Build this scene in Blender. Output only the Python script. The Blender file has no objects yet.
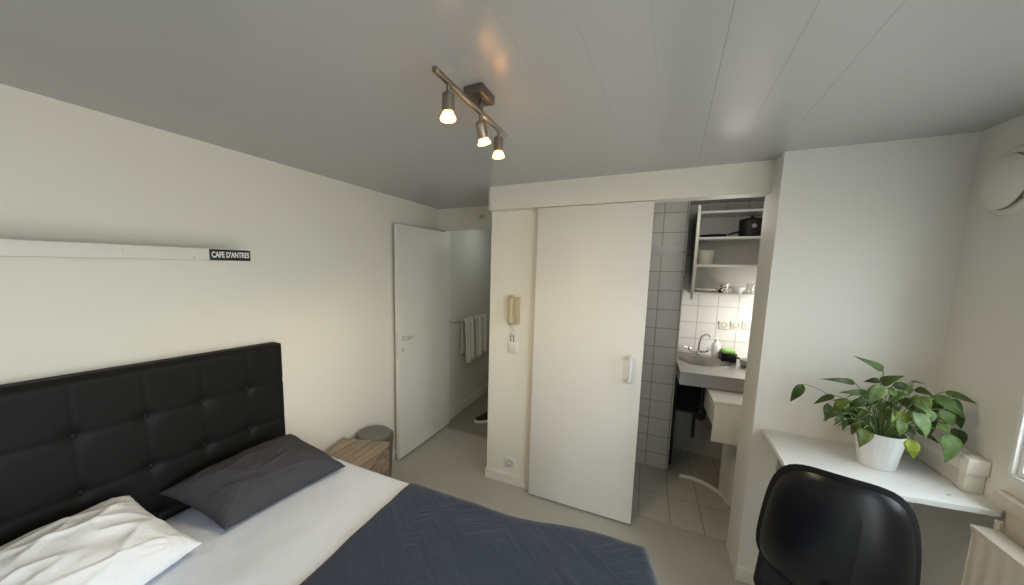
import bpy, bmesh, math, random
from mathutils import Vector, Matrix, noise
C = bpy.context.scene.collection
sc = bpy.context.scene
R = math.radians
PI = math.pi

# ------------------------------------------------------------------ camera
FOC, PAN, TILT, ROLL, ZC = 354.7792, -.4624, -.1217, .0130, 1.6789
CX, CY = 512 - 44.3176, 292.5 + 17.122
cam = bpy.data.cameras.new('camera')
cam.sensor_fit = 'HORIZONTAL'; cam.sensor_width = 36.0
cam.lens = FOC / 1024 * 36.0
cam.shift_x = 44.3176 / 1024; cam.shift_y = 17.122 / 1024
cam.clip_start = .02
camo = bpy.data.objects.new('camera', cam); C.objects.link(camo)
ca, sa, ct, st = math.cos(PAN), math.sin(PAN), math.cos(TILT), math.sin(TILT)
fw = Vector((sa * ct, ca * ct, st))
rt = Vector((ca, -sa, 0))
up = rt.cross(fw)
cr, sr = math.cos(ROLL), math.sin(ROLL)
rt2 = rt * cr + up * sr
up2 = rt2.cross(fw)
# a point on image +x axis corresponds to right rotated by -ROLL
rt2 = rt * cr - up * (-sr)
M = Matrix((( rt2.x, up2.x, -fw.x, 0), (rt2.y, up2.y, -fw.y, 0), (rt2.z, up2.z, -fw.z, ZC), (0, 0, 0, 1)))
camo.matrix_world = M
sc.camera = camo

# ------------------------------------------------------------------ world, exposure
sc.view_settings.view_transform = 'Standard'
sc.view_settings.look = 'None'
sc.view_settings.gamma = 1.0
sc.view_settings.use_curve_mapping = False
sc.view_settings.exposure = 0.22
w = bpy.data.worlds.new('overcast_sky'); sc.world = w; w.use_nodes = True
bg = w.node_tree.nodes['Background']
bg.inputs['Strength'].default_value = 7.6
wn = w.node_tree
wtc = wn.nodes.new('ShaderNodeTexCoord'); wsx = wn.nodes.new('ShaderNodeSeparateXYZ'); wrp = wn.nodes.new('ShaderNodeValToRGB')
wmr = wn.nodes.new('ShaderNodeMapRange'); wmr.inputs['From Min'].default_value = -.45; wmr.inputs['From Max'].default_value = .45
wn.links.new(wtc.outputs['Generated'], wsx.inputs[0]); wn.links.new(wsx.outputs['Z'], wmr.inputs['Value']); wn.links.new(wmr.outputs[0], wrp.inputs[0])
wrp.color_ramp.elements[0].position = .25; wrp.color_ramp.elements[0].color = (.46, .46, .43, 1)     # street and facades below the horizon
wrp.color_ramp.elements[1].position = .70; wrp.color_ramp.elements[1].color = (.80, .92, 1.0, 1)     # overcast sky
wn.links.new(wrp.outputs[0], bg.inputs['Color'])

WX0, WX1 = 1.153, 1.36          # window wall
WY0, WY1, WZ0, WZ1 = 1.10, 1.85, .985, 1.92
GY0, GY1, GZ0, GZ1 = -.94, .62, .08, 1.98      # unseen balcony door further back, added to let in more daylight
def portal(name, loc, rot, sx, sy):
    l = bpy.data.lights.new(name, 'AREA'); l.shape = 'RECTANGLE'; l.size = sx; l.size_y = sy
    l.cycles.is_portal = True
    o = bpy.data.objects.new(name, l); C.objects.link(o); o.location = loc; o.rotation_euler = rot
    return o
portal('added_door_portal', (WX1 + .02, (GY0 + GY1) / 2, (GZ0 + GZ1) / 2), (0, R(90), 0), GZ1 - GZ0, GY1 - GY0)
portal('window_daylight_portal', (WX1 + .02, (WY0 + WY1) / 2, (WZ0 + WZ1) / 2), (0, R(90), 0), WZ1 - WZ0, WY1 - WY0)

# ------------------------------------------------------------------ materials
def mat(name, col, rough=.6, metal=0., spec=.5, var=0., vscale=8., bump=0., bscale=60., bdist=.01, coat=0., trans=0., emit=None, estr=0., sheen=0., alpha=1., sss=0., stretch=None):
    m = bpy.data.materials.new(name); m.use_nodes = True
    nt = m.node_tree; b = nt.nodes['Principled BSDF']
    b.inputs['Base Color'].default_value = (*col, 1)
    b.inputs['Roughness'].default_value = rough
    b.inputs['Metallic'].default_value = metal
    b.inputs['Specular IOR Level'].default_value = spec
    b.inputs['Coat Weight'].default_value = coat
    b.inputs['Transmission Weight'].default_value = trans
    if sheen: b.inputs['Sheen Weight'].default_value = sheen
    if sss:
        b.inputs['Subsurface Weight'].default_value = sss
        b.inputs['Subsurface Scale'].default_value = .01
    if emit:
        b.inputs['Emission Color'].default_value = (*emit, 1)
        b.inputs['Emission Strength'].default_value = estr
    tc = nt.nodes.new('ShaderNodeTexCoord')
    src = tc.outputs['Object']
    if stretch:
        mp = nt.nodes.new('ShaderNodeMapping'); mp.inputs['Scale'].default_value = stretch
        nt.links.new(src, mp.inputs['Vector']); src = mp.outputs['Vector']
    if var:
        n = nt.nodes.new('ShaderNodeTexNoise'); n.inputs['Scale'].default_value = vscale; n.inputs['Detail'].default_value = 4
        nt.links.new(src, n.inputs['Vector'])
        r = nt.nodes.new('ShaderNodeValToRGB')
        r.color_ramp.elements[0].position = .3; r.color_ramp.elements[1].position = .7
        r.color_ramp.elements[0].color = (*[c * (1 - var) for c in col], 1)
        r.color_ramp.elements[1].color = (*[min(1, c * (1 + var)) for c in col], 1)
        nt.links.new(n.outputs['Fac'], r.inputs['Fac']); nt.links.new(r.outputs['Color'], b.inputs['Base Color'])
    if bump:
        n2 = nt.nodes.new('ShaderNodeTexNoise'); n2.inputs['Scale'].default_value = bscale; n2.inputs['Detail'].default_value = 3
        nt.links.new(src, n2.inputs['Vector'])
        bp = nt.nodes.new('ShaderNodeBump'); bp.inputs['Strength'].default_value = bump; bp.inputs['Distance'].default_value = bdist
        nt.links.new(n2.outputs['Fac'], bp.inputs['Height']); nt.links.new(bp.outputs['Normal'], b.inputs['Normal'])
    return m

def tile_mat(name, c1, grout, tw, th, ox, oz, axes='XZ', rough=.25, mortar=.035, offset=0.):
    m = bpy.data.materials.new(name); m.use_nodes = True
    nt = m.node_tree; b = nt.nodes['Principled BSDF']; b.inputs['Roughness'].default_value = rough
    tc = nt.nodes.new('ShaderNodeTexCoord'); s = nt.nodes.new('ShaderNodeSeparateXYZ'); cb = nt.nodes.new('ShaderNodeCombineXYZ')
    nt.links.new(tc.outputs['Object'], s.inputs[0])
    def sub(out, off):
        n = nt.nodes.new('ShaderNodeMath'); n.operation = 'SUBTRACT'; n.inputs[1].default_value = off
        nt.links.new(out, n.inputs[0]); return n.outputs[0]
    nt.links.new(sub(s.outputs[axes[0]], ox), cb.inputs['X']); nt.links.new(sub(s.outputs[axes[1]], oz), cb.inputs['Y'])
    br = nt.nodes.new('ShaderNodeTexBrick'); br.offset = offset; br.squash = 1.
    br.inputs['Scale'].default_value = 1.; br.inputs['Mortar Size'].default_value = mortar * tw * .5
    br.inputs['Mortar Smooth'].default_value = .1
    br.inputs['Brick Width'].default_value = tw; br.inputs['Row Height'].default_value = th
    br.inputs['Color1'].default_value = (*c1, 1); br.inputs['Color2'].default_value = (*[c * .97 for c in c1], 1)
    br.inputs['Mortar'].default_value = (*grout, 1)
    nt.links.new(cb.outputs[0], br.inputs['Vector']); nt.links.new(br.outputs['Color'], b.inputs['Base Color'])
    bp = nt.nodes.new('ShaderNodeBump'); bp.invert = True; bp.inputs['Strength'].default_value = .4; bp.inputs['Distance'].default_value = .003
    nt.links.new(br.outputs['Fac'], bp.inputs['Height']); nt.links.new(bp.outputs['Normal'], b.inputs['Normal'])
    return m

def ceiling_mat():
    m = bpy.data.materials.new('ceiling_laminate_boards'); m.use_nodes = True
    nt = m.node_tree; b = nt.nodes['Principled BSDF']
    b.inputs['Roughness'].default_value = .26
    b.inputs['Specular IOR Level'].default_value = .5
    tc = nt.nodes.new('ShaderNodeTexCoord'); s = nt.nodes.new('ShaderNodeSeparateXYZ'); nt.links.new(tc.outputs['Object'], s.inputs[0])
    def mth(op, a, v=None):
        n = nt.nodes.new('ShaderNodeMath'); n.operation = op
        nt.links.new(a, n.inputs[0])
        if v is not None: n.inputs[1].default_value = v
        return n.outputs[0]
    def two(op, p, q):
        n = nt.nodes.new('ShaderNodeMath'); n.operation = op; nt.links.new(p, n.inputs[0]); nt.links.new(q, n.inputs[1]); return n.outputs[0]
    xs_ = two('SUBTRACT', s.outputs['X'], mth('MULTIPLY', s.outputs['Y'], .06))       # the boards run slightly askew
    g = None
    for sx_, stg, ya, yb_ in ((.07, .95, -9, 9), (.222, .75, -9, 1.72), (.374, .65, 1.1, 9), (-.234, .4, .9, 9), (-.082, .25, .7, 1.5), (-.386, .4, -9, 1.2), (.526, .2, -9, 9)):
        k = mth('LESS_THAN', mth('ABSOLUTE', mth('SUBTRACT', xs_, sx_)), .0013)
        k = two('MULTIPLY', k, mth('GREATER_THAN', s.outputs['Y'], ya)); k = two('MULTIPLY', k, mth('LESS_THAN', s.outputs['Y'], yb_))
        k = mth('MULTIPLY', k, stg); g = k if g is None else two('ADD', g, k)
    mx = nt.nodes.new('ShaderNodeMixRGB'); mx.inputs[1].default_value = (.455, .46, .455, 1); mx.inputs[2].default_value = (.33, .325, .31, 1)
    nt.links.new(g, mx.inputs[0]); nt.links.new(mx.outputs[0], b.inputs['Base Color'])
    n = nt.nodes.new('ShaderNodeTexNoise'); n.inputs['Scale'].default_value = 2.2
    mp = nt.nodes.new('ShaderNodeMapping'); mp.inputs['Scale'].default_value = (1.5, .35, 1)
    nt.links.new(tc.outputs['Object'], mp.inputs[0]); nt.links.new(mp.outputs[0], n.inputs['Vector'])
    bp = nt.nodes.new('ShaderNodeBump'); bp.inputs['Strength'].default_value = .22; bp.inputs['Distance'].default_value = .01
    nt.links.new(n.outputs['Fac'], bp.inputs['Height']); nt.links.new(bp.outputs['Normal'], b.inputs['Normal'])
    return m

def wood_mat(name, c1, c2, ang=0.):
    m = bpy.data.materials.new(name); m.use_nodes = True
    nt = m.node_tree; b = nt.nodes['Principled BSDF']; b.inputs['Roughness'].default_value = .55
    tc = nt.nodes.new('ShaderNodeTexCoord'); mp = nt.nodes.new('ShaderNodeMapping')
    mp.inputs['Scale'].default_value = (38, 2.2, 38); mp.inputs['Rotation'].default_value = (0, 0, ang)
    nt.links.new(tc.outputs['Object'], mp.inputs[0])
    n = nt.nodes.new('ShaderNodeTexNoise'); n.inputs['Scale'].default_value = 1.; n.inputs['Detail'].default_value = 6; n.inputs['Distortion'].default_value = .6
    nt.links.new(mp.outputs[0], n.inputs['Vector'])
    r = nt.nodes.new('ShaderNodeValToRGB'); r.color_ramp.elements[0].position = .34; r.color_ramp.elements[1].position = .66
    r.color_ramp.elements[0].color = (*c1, 1); r.color_ramp.elements[1].color = (*c2, 1)
    nt.links.new(n.outputs['Fac'], r.inputs[0]); nt.links.new(r.outputs[0], b.inputs['Base Color'])
    return m

def quilt_mat():
    m = mat('navy_quilt', (.027, .037, .064), rough=.9, spec=.2, sheen=.25)
    nt = m.node_tree; b = nt.nodes['Principled BSDF']
    tc = nt.nodes.new('ShaderNodeTexCoord')
    hs = []
    for rot, sc_, seed in ((.7, (6, 46, 6), 0), (-.75, (6, 40, 6), 3), (2.2, (7, 11, 7), 7)):
        mp = nt.nodes.new('ShaderNodeMapping'); mp.vector_type = 'TEXTURE'; mp.inputs['Scale'].default_value = tuple(1 / q for q in sc_); mp.inputs['Rotation'].default_value = (0, 0, rot); mp.inputs['Location'].default_value = (seed, seed, 0)
        nt.links.new(tc.outputs['Object'], mp.inputs[0])
        n = nt.nodes.new('ShaderNodeTexNoise'); n.inputs['Scale'].default_value = 1.; n.inputs['Detail'].default_value = 3
        nt.links.new(mp.outputs[0], n.inputs['Vector']); hs.append(n.outputs['Fac'])
    big = nt.nodes.new('ShaderNodeTexVoronoi'); big.inputs['Scale'].default_value = 3.2; nt.links.new(tc.outputs['Object'], big.inputs['Vector'])
    sel = nt.nodes.new('ShaderNodeSeparateColor'); nt.links.new(big.outputs['Color'], sel.inputs[0])
    gt = nt.nodes.new('ShaderNodeMath'); gt.operation = 'GREATER_THAN'; gt.inputs[1].default_value = .5; nt.links.new(sel.outputs[0], gt.inputs[0])
    mx = nt.nodes.new('ShaderNodeMix'); mx.data_type = 'FLOAT'
    nt.links.new(gt.outputs[0], mx.inputs[0]); nt.links.new(hs[0], mx.inputs[2]); nt.links.new(hs[1], mx.inputs[3])
    ad = nt.nodes.new('ShaderNodeMath'); ad.operation = 'ADD'; nt.links.new(mx.outputs[0], ad.inputs[0]); nt.links.new(hs[2], ad.inputs[1])
    bp = nt.nodes.new('ShaderNodeBump'); bp.inputs['Strength'].default_value = .55; bp.inputs['Distance'].default_value = .012
    nt.links.new(ad.outputs[0], bp.inputs['Height']); nt.links.new(bp.outputs['Normal'], b.inputs['Normal'])
    return m

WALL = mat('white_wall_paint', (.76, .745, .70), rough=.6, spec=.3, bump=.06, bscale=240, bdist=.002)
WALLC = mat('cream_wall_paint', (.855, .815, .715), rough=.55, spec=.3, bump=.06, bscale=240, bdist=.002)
WALLH = mat('hall_wall_paint', (.74, .74, .69), rough=.6, spec=.3)
SHELFM = mat('cream_shelf_paint', (.81, .77, .69), rough=.4, spec=.4)
TRIM = mat('white_gloss_trim', (.80, .78, .72), rough=.35, spec=.4)
DOORM = mat('cream_door_lacquer', (.80, .77, .70), rough=.32, spec=.4)
SLIDE = mat('white_sliding_door_laminate', (.82, .79, .73), rough=.4, spec=.4)
CEIL = ceiling_mat()
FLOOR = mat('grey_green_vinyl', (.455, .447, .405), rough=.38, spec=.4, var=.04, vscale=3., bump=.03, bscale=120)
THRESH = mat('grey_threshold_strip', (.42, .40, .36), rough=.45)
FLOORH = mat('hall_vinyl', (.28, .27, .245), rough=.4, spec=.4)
TILEF = tile_mat('bathroom_floor_tiles', (.54, .52, .475), (.33, .32, .29), .192, .36, .062, 2.50, 'XY', rough=.4, mortar=.045)
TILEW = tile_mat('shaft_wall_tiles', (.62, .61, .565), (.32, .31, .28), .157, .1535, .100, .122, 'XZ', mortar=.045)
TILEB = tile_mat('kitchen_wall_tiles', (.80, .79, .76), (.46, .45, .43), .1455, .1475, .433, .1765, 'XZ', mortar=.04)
BLACKL = mat('black_faux_leather', (.009, .0085, .008), rough=.55, spec=.2, bump=.12, bscale=260, bdist=.002)
SHEET = mat('white_bed_sheet', (.78, .83, .93), rough=.85, spec=.2, bump=.5, bscale=7, bdist=.02)
PILW = mat('white_pillow_cotton', (.86, .87, .89), rough=.85, spec=.2, bump=.7, bscale=10, bdist=.022)
PILG = mat('charcoal_pillow_cotton', (.062, .060, .068), rough=.85, spec=.2, bump=.6, bscale=11, bdist=.018)
QUILT = quilt_mat()
WOOD = wood_mat('weathered_oak', (.20, .145, .095), (.40, .315, .225), 0)
DARKW = mat('dark_wood_gap', (.05, .035, .025), rough=.7)
GREYLID = mat('grey_lid_plastic', (.17, .165, .155), rough=.45)
GREYBODY = mat('grey_brown_bin_body', (.12, .105, .09), rough=.5)
NICKEL = mat('brushed_nickel', (.34, .30, .255), rough=.32, metal=1.)
NICKELD = mat('dark_brushed_nickel', (.20, .18, .155), rough=.4, metal=1.)
CHROME = mat('chrome', (.75, .75, .75), rough=.12, metal=1.)
SATIN = mat('satin_aluminium', (.80, .79, .75), rough=.35, metal=.6)
STEEL = mat('stainless_steel', (.40, .39, .375), rough=.34, metal=1., bump=.05, bscale=90, stretch=(1, 12, 12))
BULB = mat('warm_bulb_glass', (1, .9, .75), rough=.3, emit=(1, .42, .075), estr=14)
BULBC = mat('warm_bulb_core', (1, .9, .75), rough=.3, emit=(1, .80, .55), estr=40)
BEIGEP = mat('beige_handset_plastic', (.52, .44, .28), rough=.4)
IVORY = mat('ivory_plastic', (.76, .73, .66), rough=.35)
WHITEP = mat('white_plastic', (.80, .80, .78), rough=.35)
SOCKC = mat('socket_recess', (.30, .27, .16), rough=.5)
GREYP = mat('grey_plastic', (.32, .31, .30), rough=.4)
BLACKP = mat('black_plastic', (.008, .008, .010), rough=.28, spec=.5)
BLACKS = mat('black_shell_plastic', (.005, .005, .007), rough=.33, spec=.32)
BLACKF = mat('black_fabric', (.014, .014, .016), rough=.9, spec=.2, bump=.4, bscale=420, bdist=.003)
BLACKM = mat('black_matt', (.010, .010, .010), rough=.6)
DESKM = mat('white_desk_laminate', (.82, .84, .84), rough=.28, spec=.5)
RADM = mat('radiator_enamel', (.74, .71, .65), rough=.35)
POT = mat('white_ceramic_pot', (.80, .80, .79), rough=.4)
SOIL = mat('dark_potting_soil', (.018, .012, .008), rough=.95, var=.4, vscale=90, bump=.8, bscale=110)
STEM = mat('plant_stem', (.13, .21, .06), rough=.5)
CAB = mat('grey_white_cabinet', (.60, .59, .54), rough=.45)
CABE = mat('cabinet_edge', (.78, .77, .72), rough=.4)
CREAM = mat('cream_ceramic', (.70, .66, .56), rough=.3)
WCER = mat('white_ceramic', (.80, .79, .76), rough=.2)
GLASS = mat('clear_glass', (.9, .92, .92), rough=.02, trans=1.)
SOAP = mat('white_bottle_plastic', (.86, .86, .85), rough=.3)
GREEN = mat('green_sponge', (.30, .56, .14), rough=.9, bump=.5, bscale=160)
TOWEL = mat('white_terry_towel', (.80, .80, .76), rough=.95, bump=.6, bscale=260, bdist=.004)
SOLE = mat('white_shoe_sole', (.80, .80, .78), rough=.6)
SHOEF = mat('black_shoe_mesh', (.012, .012, .013), rough=.8, bump=.5, bscale=300, bdist=.003)
WLET = mat('white_lettering', (.85, .84, .80), rough=.5)
SIGNB = mat('black_enamel_sign', (.008, .008, .008), rough=.35)
TUBE = mat('lamp_tube', (1, .95, .85), rough=.4, emit=(1, .90, .74), estr=9)
FRAMEW = mat('white_window_frame', (.86, .87, .87), rough=.3)
SILLM = mat('beige_stone_sill', (.60, .55, .47), rough=.5, var=.05, vscale=20)
PANELGREY = mat('grey_panel_board', (.50, .51, .50), rough=.5)  # grey white paint of the panel below the sink

def leaf_mat():
    m = bpy.data.materials.new('pothos_leaf'); m.use_nodes = True
    nt = m.node_tree; b = nt.nodes['Principled BSDF']; b.inputs['Roughness'].default_value = .45; b.inputs['Specular IOR Level'].default_value = .35
    at = nt.nodes.new('ShaderNodeAttribute'); at.attribute_name = 'tint'
    n = nt.nodes.new('ShaderNodeTexNoise'); n.inputs['Scale'].default_value = 38; n.inputs['Detail'].default_value = 4
    tc = nt.nodes.new('ShaderNodeTexCoord'); nt.links.new(tc.outputs['Object'], n.inputs['Vector'])
    r = nt.nodes.new('ShaderNodeValToRGB'); r.color_ramp.elements[0].position = .45; r.color_ramp.elements[1].position = .75
    r.color_ramp.elements[0].color = (.8, .8, .8, 1); r.color_ramp.elements[1].color = (1.5, 1.4, 1.3, 1)
    nt.links.new(n.outputs['Fac'], r.inputs[0])
    mu = nt.nodes.new('ShaderNodeMixRGB'); mu.blend_type = 'MULTIPLY'; mu.inputs[0].default_value = 1
    nt.links.new(at.outputs['Color'], mu.inputs[1]); nt.links.new(r.outputs[0], mu.inputs[2])
    nt.links.new(mu.outputs[0], b.inputs['Base Color'])
    tr = nt.nodes.new('ShaderNodeBsdfTranslucent'); nt.links.new(mu.outputs[0], tr.inputs['Color'])
    mi = nt.nodes.new('ShaderNodeMixShader'); mi.inputs[0].default_value = .25
    out = nt.nodes['Material Output']
    nt.links.new(b.outputs[0], mi.inputs[1]); nt.links.new(tr.outputs[0], mi.inputs[2]); nt.links.new(mi.outputs[0], out.inputs['Surface'])
    return m
LEAF = leaf_mat()

# ------------------------------------------------------------------ mesh helpers (world coordinates)
class MB:
    def __init__(s): s.bm = bmesh.new()
    def add(s, verts, faces):
        vs = [s.bm.verts.new(v) for v in verts]
        for f in faces:
            try: s.bm.faces.new([vs[i] for i in f])
            except ValueError: pass
        return vs
    def box(s, a, b, bev=0., seg=2, rot=None, piv=None):
        t = bmesh.new()
        x0, y0, z0 = a; x1, y1, z1 = b
        vs = [t.verts.new(p) for p in ((x0,y0,z0),(x1,y0,z0),(x1,y1,z0),(x0,y1,z0),(x0,y0,z1),(x1,y0,z1),(x1,y1,z1),(x0,y1,z1))]
        for f in ((3,2,1,0),(4,5,6,7),(0,1,5,4),(1,2,6,5),(2,3,7,6),(3,0,4,7)): t.faces.new([vs[i] for i in f])
        if bev: bmesh.ops.bevel(t, geom=list(t.edges), offset=bev, segments=seg, affect='EDGES', profile=.5)
        if rot is not None:
            p = Vector(piv) if piv is not None else (Vector(a) + Vector(b)) / 2
            bmesh.ops.transform(t, matrix=Matrix.Translation(p) @ rot @ Matrix.Translation(-p), verts=t.verts)
        s._merge(t); return s
    def _merge(s, t):
        me = bpy.data.meshes.new('tmp'); t.to_mesh(me); t.free(); s.bm.from_mesh(me); bpy.data.meshes.remove(me)
    def tube(s, pts, rad, n=12, caps=True, closed=False):
        pts = [Vector(p) for p in pts]; k = len(pts)
        rads = rad if isinstance(rad, (list, tuple)) else [rad] * k
        prev = None; rings = []
        for i, p in enumerate(pts):
            if closed: d = pts[(i + 1) % k] - pts[i - 1]
            elif i == 0: d = pts[1] - p
            elif i == k - 1: d = p - pts[i - 1]
            else: d = pts[i + 1] - pts[i - 1]
            d.normalize()
            if prev is None:
                u = d.orthogonal().normalized()
            else:
                u = prev - d * prev.dot(d); u = u.normalized() if u.length > 1e-6 else d.orthogonal().normalized()
            prev = u; v = d.cross(u)
            rings.append([s.bm.verts.new(p + (u * math.cos(2 * PI * j / n) + v * math.sin(2 * PI * j / n)) * rads[i]) for j in range(n)])
        for i in range(k if closed else k - 1):
            A, B = rings[i], rings[(i + 1) % k]
            for j in range(n): s.bm.faces.new((A[j], A[(j + 1) % n], B[(j + 1) % n], B[j]))
        if caps and not closed:
            s.bm.faces.new(list(reversed(rings[0]))); s.bm.faces.new(rings[-1])
        return s
    def lathe(s, c, prof, n=32, axis=(0, 0, 1), sx=1., sy=1.):
        c = Vector(c); a = Vector(axis).normalized()
        q = Vector((0, 0, 1)).rotation_difference(a)
        rings = []
        for r, z in prof:
            if r < 1e-6: rings.append([s.bm.verts.new(c + q @ Vector((0, 0, z)))])
            else: rings.append([s.bm.verts.new(c + q @ Vector((r * sx * math.cos(2 * PI * j / n), r * sy * math.sin(2 * PI * j / n), z))) for j in range(n)])
        for A, B in zip(rings, rings[1:]):
            for j in range(n):
                if len(A) == 1 and len(B) == 1: break
                if len(A) == 1: s.bm.faces.new((A[0], B[(j + 1) % n], B[j])) if False else s.bm.faces.new((A[0], B[j], B[(j + 1) % n]))
                elif len(B) == 1: s.bm.faces.new((A[j], B[0], A[(j + 1) % n]))
                else: s.bm.faces.new((A[j], B[j], B[(j + 1) % n], A[(j + 1) % n]))
        return s
    def prism(s, poly, z0, z1, bev=0.):
        t = bmesh.new(); n = len(poly)
        A = [t.verts.new((x, y, z0)) for x, y in poly]; B = [t.verts.new((x, y, z1)) for x, y in poly]
        t.faces.new(list(reversed(A))); tf = t.faces.new(B)
        for i in range(n): t.faces.new((A[i], A[(i + 1) % n], B[(i + 1) % n], B[i]))
        if bev:
            ed = list(tf.edges); bmesh.ops.bevel(t, geom=ed, offset=bev, segments=2, affect='EDGES', profile=.5)
        s._merge(t); return s
    def grid(s, nu, nv, fn, flip=False, wrapu=False):
        V = [[s.bm.verts.new(fn(i / (nu - 1) if not wrapu else i / nu, j / (nv - 1))) for j in range(nv)] for i in range(nu)]
        for i in range(nu if wrapu else nu - 1):
            for j in range(nv - 1):
                f = (V[i][j], V[(i + 1) % nu][j], V[(i + 1) % nu][j + 1], V[i][j + 1])
                s.bm.faces.new(tuple(reversed(f)) if flip else f)
        return V
    def build(s, name, m, parent=None, smooth=True, ang=35, recalc=True, sub=0):
        if recalc: bmesh.ops.recalc_face_normals(s.bm, faces=s.bm.faces)
        off = Vector((0, 0, 0))
        q = parent
        while q is not None: off = off + q.location; q = q.parent
        if off.length > 0: bmesh.ops.translate(s.bm, vec=-off, verts=s.bm.verts)
        if smooth:
            for f in s.bm.faces: f.smooth = True
            for e in s.bm.edges:
                if len(e.link_faces) == 2 and e.calc_face_angle(0) > R(ang): e.smooth = False
        me = bpy.data.meshes.new(name); s.bm.to_mesh(me); s.bm.free()
        ms = m if isinstance(m, list) else [m]
        for x in ms: me.materials.append(x)
        o = bpy.data.objects.new(name, me); C.objects.link(o)
        if parent is not None: o.parent = parent
        if sub:
            md = o.modifiers.new('subdivision', 'SUBSURF'); md.levels = sub; md.render_levels = sub
        return o

def tag(o, label, cat, group=None, kind=None):
    o['label'] = label; o['category'] = cat
    if group: o['group'] = group
    if kind: o['kind'] = kind
    return o
def thing(name, label, cat, loc, group=None, kind=None):
    o = bpy.data.objects.new(name, None); o.empty_display_size = .05; C.objects.link(o); o.location = loc
    return tag(o, label, cat, group, kind)
def struct(name, mb, m, label, cat, smooth=False):
    o = mb.build(name, m, None, smooth=smooth); return tag(o, label, cat, kind='structure')
def pixel(u, v):                                   # viewing direction used only to place plant leaves in space
    a = (u - CX) / FOC; b = (v - CY) / FOC
    a, b = a * cr + b * sr, -a * sr + b * cr
    d = rt * a - up * b + fw
    return d
def at_y(u, v, y):
    d = pixel(u, v); return Vector((0, 0, ZC)) + d * (y / d.y)
def at_x(u, v, x):
    d = pixel(u, v); return Vector((0, 0, ZC)) + d * (x / d.x)
def at_z(u, v, z):
    d = pixel(u, v); return Vector((0, 0, ZC)) + d * ((z - ZC) / d.z)
def bez(p0, p1, p2, n=10):
    p0, p1, p2 = Vector(p0), Vector(p1), Vector(p2)
    return [p0 * (1 - t) ** 2 + p1 * 2 * t * (1 - t) + p2 * t * t for t in [i / n for i in range(n + 1)]]
def bez3(p0, p1, p2, p3, n=14):
    p0, p1, p2, p3 = map(Vector, (p0, p1, p2, p3))
    return [p0 * (1 - t) ** 3 + p1 * 3 * t * (1 - t) ** 2 + p2 * 3 * t * t * (1 - t) + p3 * t ** 3 for t in [i / n for i in range(n + 1)]]

# ------------------------------------------------------------------ the room
H = 2.235; XL = -1.87; YF = 3.086; YS = 2.371; YA = 2.233; XJ = .548; YB = -1.0
struct('floor', MB().box((-2.0, YB - .12, -.1), (1.3, 2.52, 0)), FLOOR, 'smooth grey green vinyl floor of the bedroom', 'floor')
struct('floor_entry', MB().box((-2.0, 2.52, -.1), (-.95, YF - .03, 0)), FLOOR, 'grey green vinyl floor before the open entrance door', 'floor')
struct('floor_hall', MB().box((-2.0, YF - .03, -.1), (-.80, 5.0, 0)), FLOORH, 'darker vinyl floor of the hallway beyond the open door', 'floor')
struct('floor_bathroom', MB().box((-.95, 2.52, -.1), (1.3, 3.85, .002)), TILEF, 'grey floor tiles of the kitchenette behind the sliding door', 'floor')
struct('ceiling', MB().box((-2.0, YB - .12, H), (1.36, 5.0, H + .1)), CEIL, 'glossy grey white board ceiling with fine seams', 'ceiling')
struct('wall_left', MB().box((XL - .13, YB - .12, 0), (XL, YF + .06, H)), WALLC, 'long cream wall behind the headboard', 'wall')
struct('wall_hall', MB().box((-2.0, YF + .06, 0), (-1.83, 5.0, H)), WALLH, 'hallway wall carrying the towel rail', 'wall')
struct('wall_hall_end', MB().box((-1.83, 4.9, 0), (-.80, 5.0, H)), WALLH, 'end wall of the hallway', 'wall')
struct('wall_far', MB().box((XL, YF, 2.064), (-1.042, YF + .1, H)), WALLC, 'strip of wall above the entrance door opening', 'wall')
# entrance frame
fr = MB().box((XL, YF - .008, 2.028), (-1.042, YF + .1, 2.064), .003).box((XL, YF + .012, 0), (-1.79, YF + .1, 2.028), .003)
struct('trim_1', fr, TRIM, 'painted frame around the entrance door opening', 'door frame')
# front wall of the kitchenette block, its side
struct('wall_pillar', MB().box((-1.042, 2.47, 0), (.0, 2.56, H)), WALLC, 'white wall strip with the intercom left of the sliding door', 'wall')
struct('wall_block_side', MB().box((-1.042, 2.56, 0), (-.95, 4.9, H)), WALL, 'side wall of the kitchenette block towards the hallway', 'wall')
so = MB().box((-1.036, YS, 2.075), (XJ, 2.47, H), 0)
bm_ed = [e for e in so.bm.edges if all(abs(v.co.x + 1.036) < 1e-4 for v in e.verts) and all(v.co.y < YS + .01 for v in e.verts)]
bmesh.ops.bevel(so.bm, geom=bm_ed, offset=.02, segments=4, affect='EDGES')
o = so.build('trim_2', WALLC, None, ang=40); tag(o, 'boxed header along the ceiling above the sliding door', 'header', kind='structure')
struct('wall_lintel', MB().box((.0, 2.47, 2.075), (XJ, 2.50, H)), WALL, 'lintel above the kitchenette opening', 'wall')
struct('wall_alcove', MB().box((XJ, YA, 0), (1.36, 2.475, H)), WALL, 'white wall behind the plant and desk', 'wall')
struct('trim_3', MB().box((XJ, 2.4755, .002), (XJ + .09, 2.487, 2.16), .003), TRIM, 'narrow white frame strip behind the kitchenette opening', 'door frame')
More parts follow.
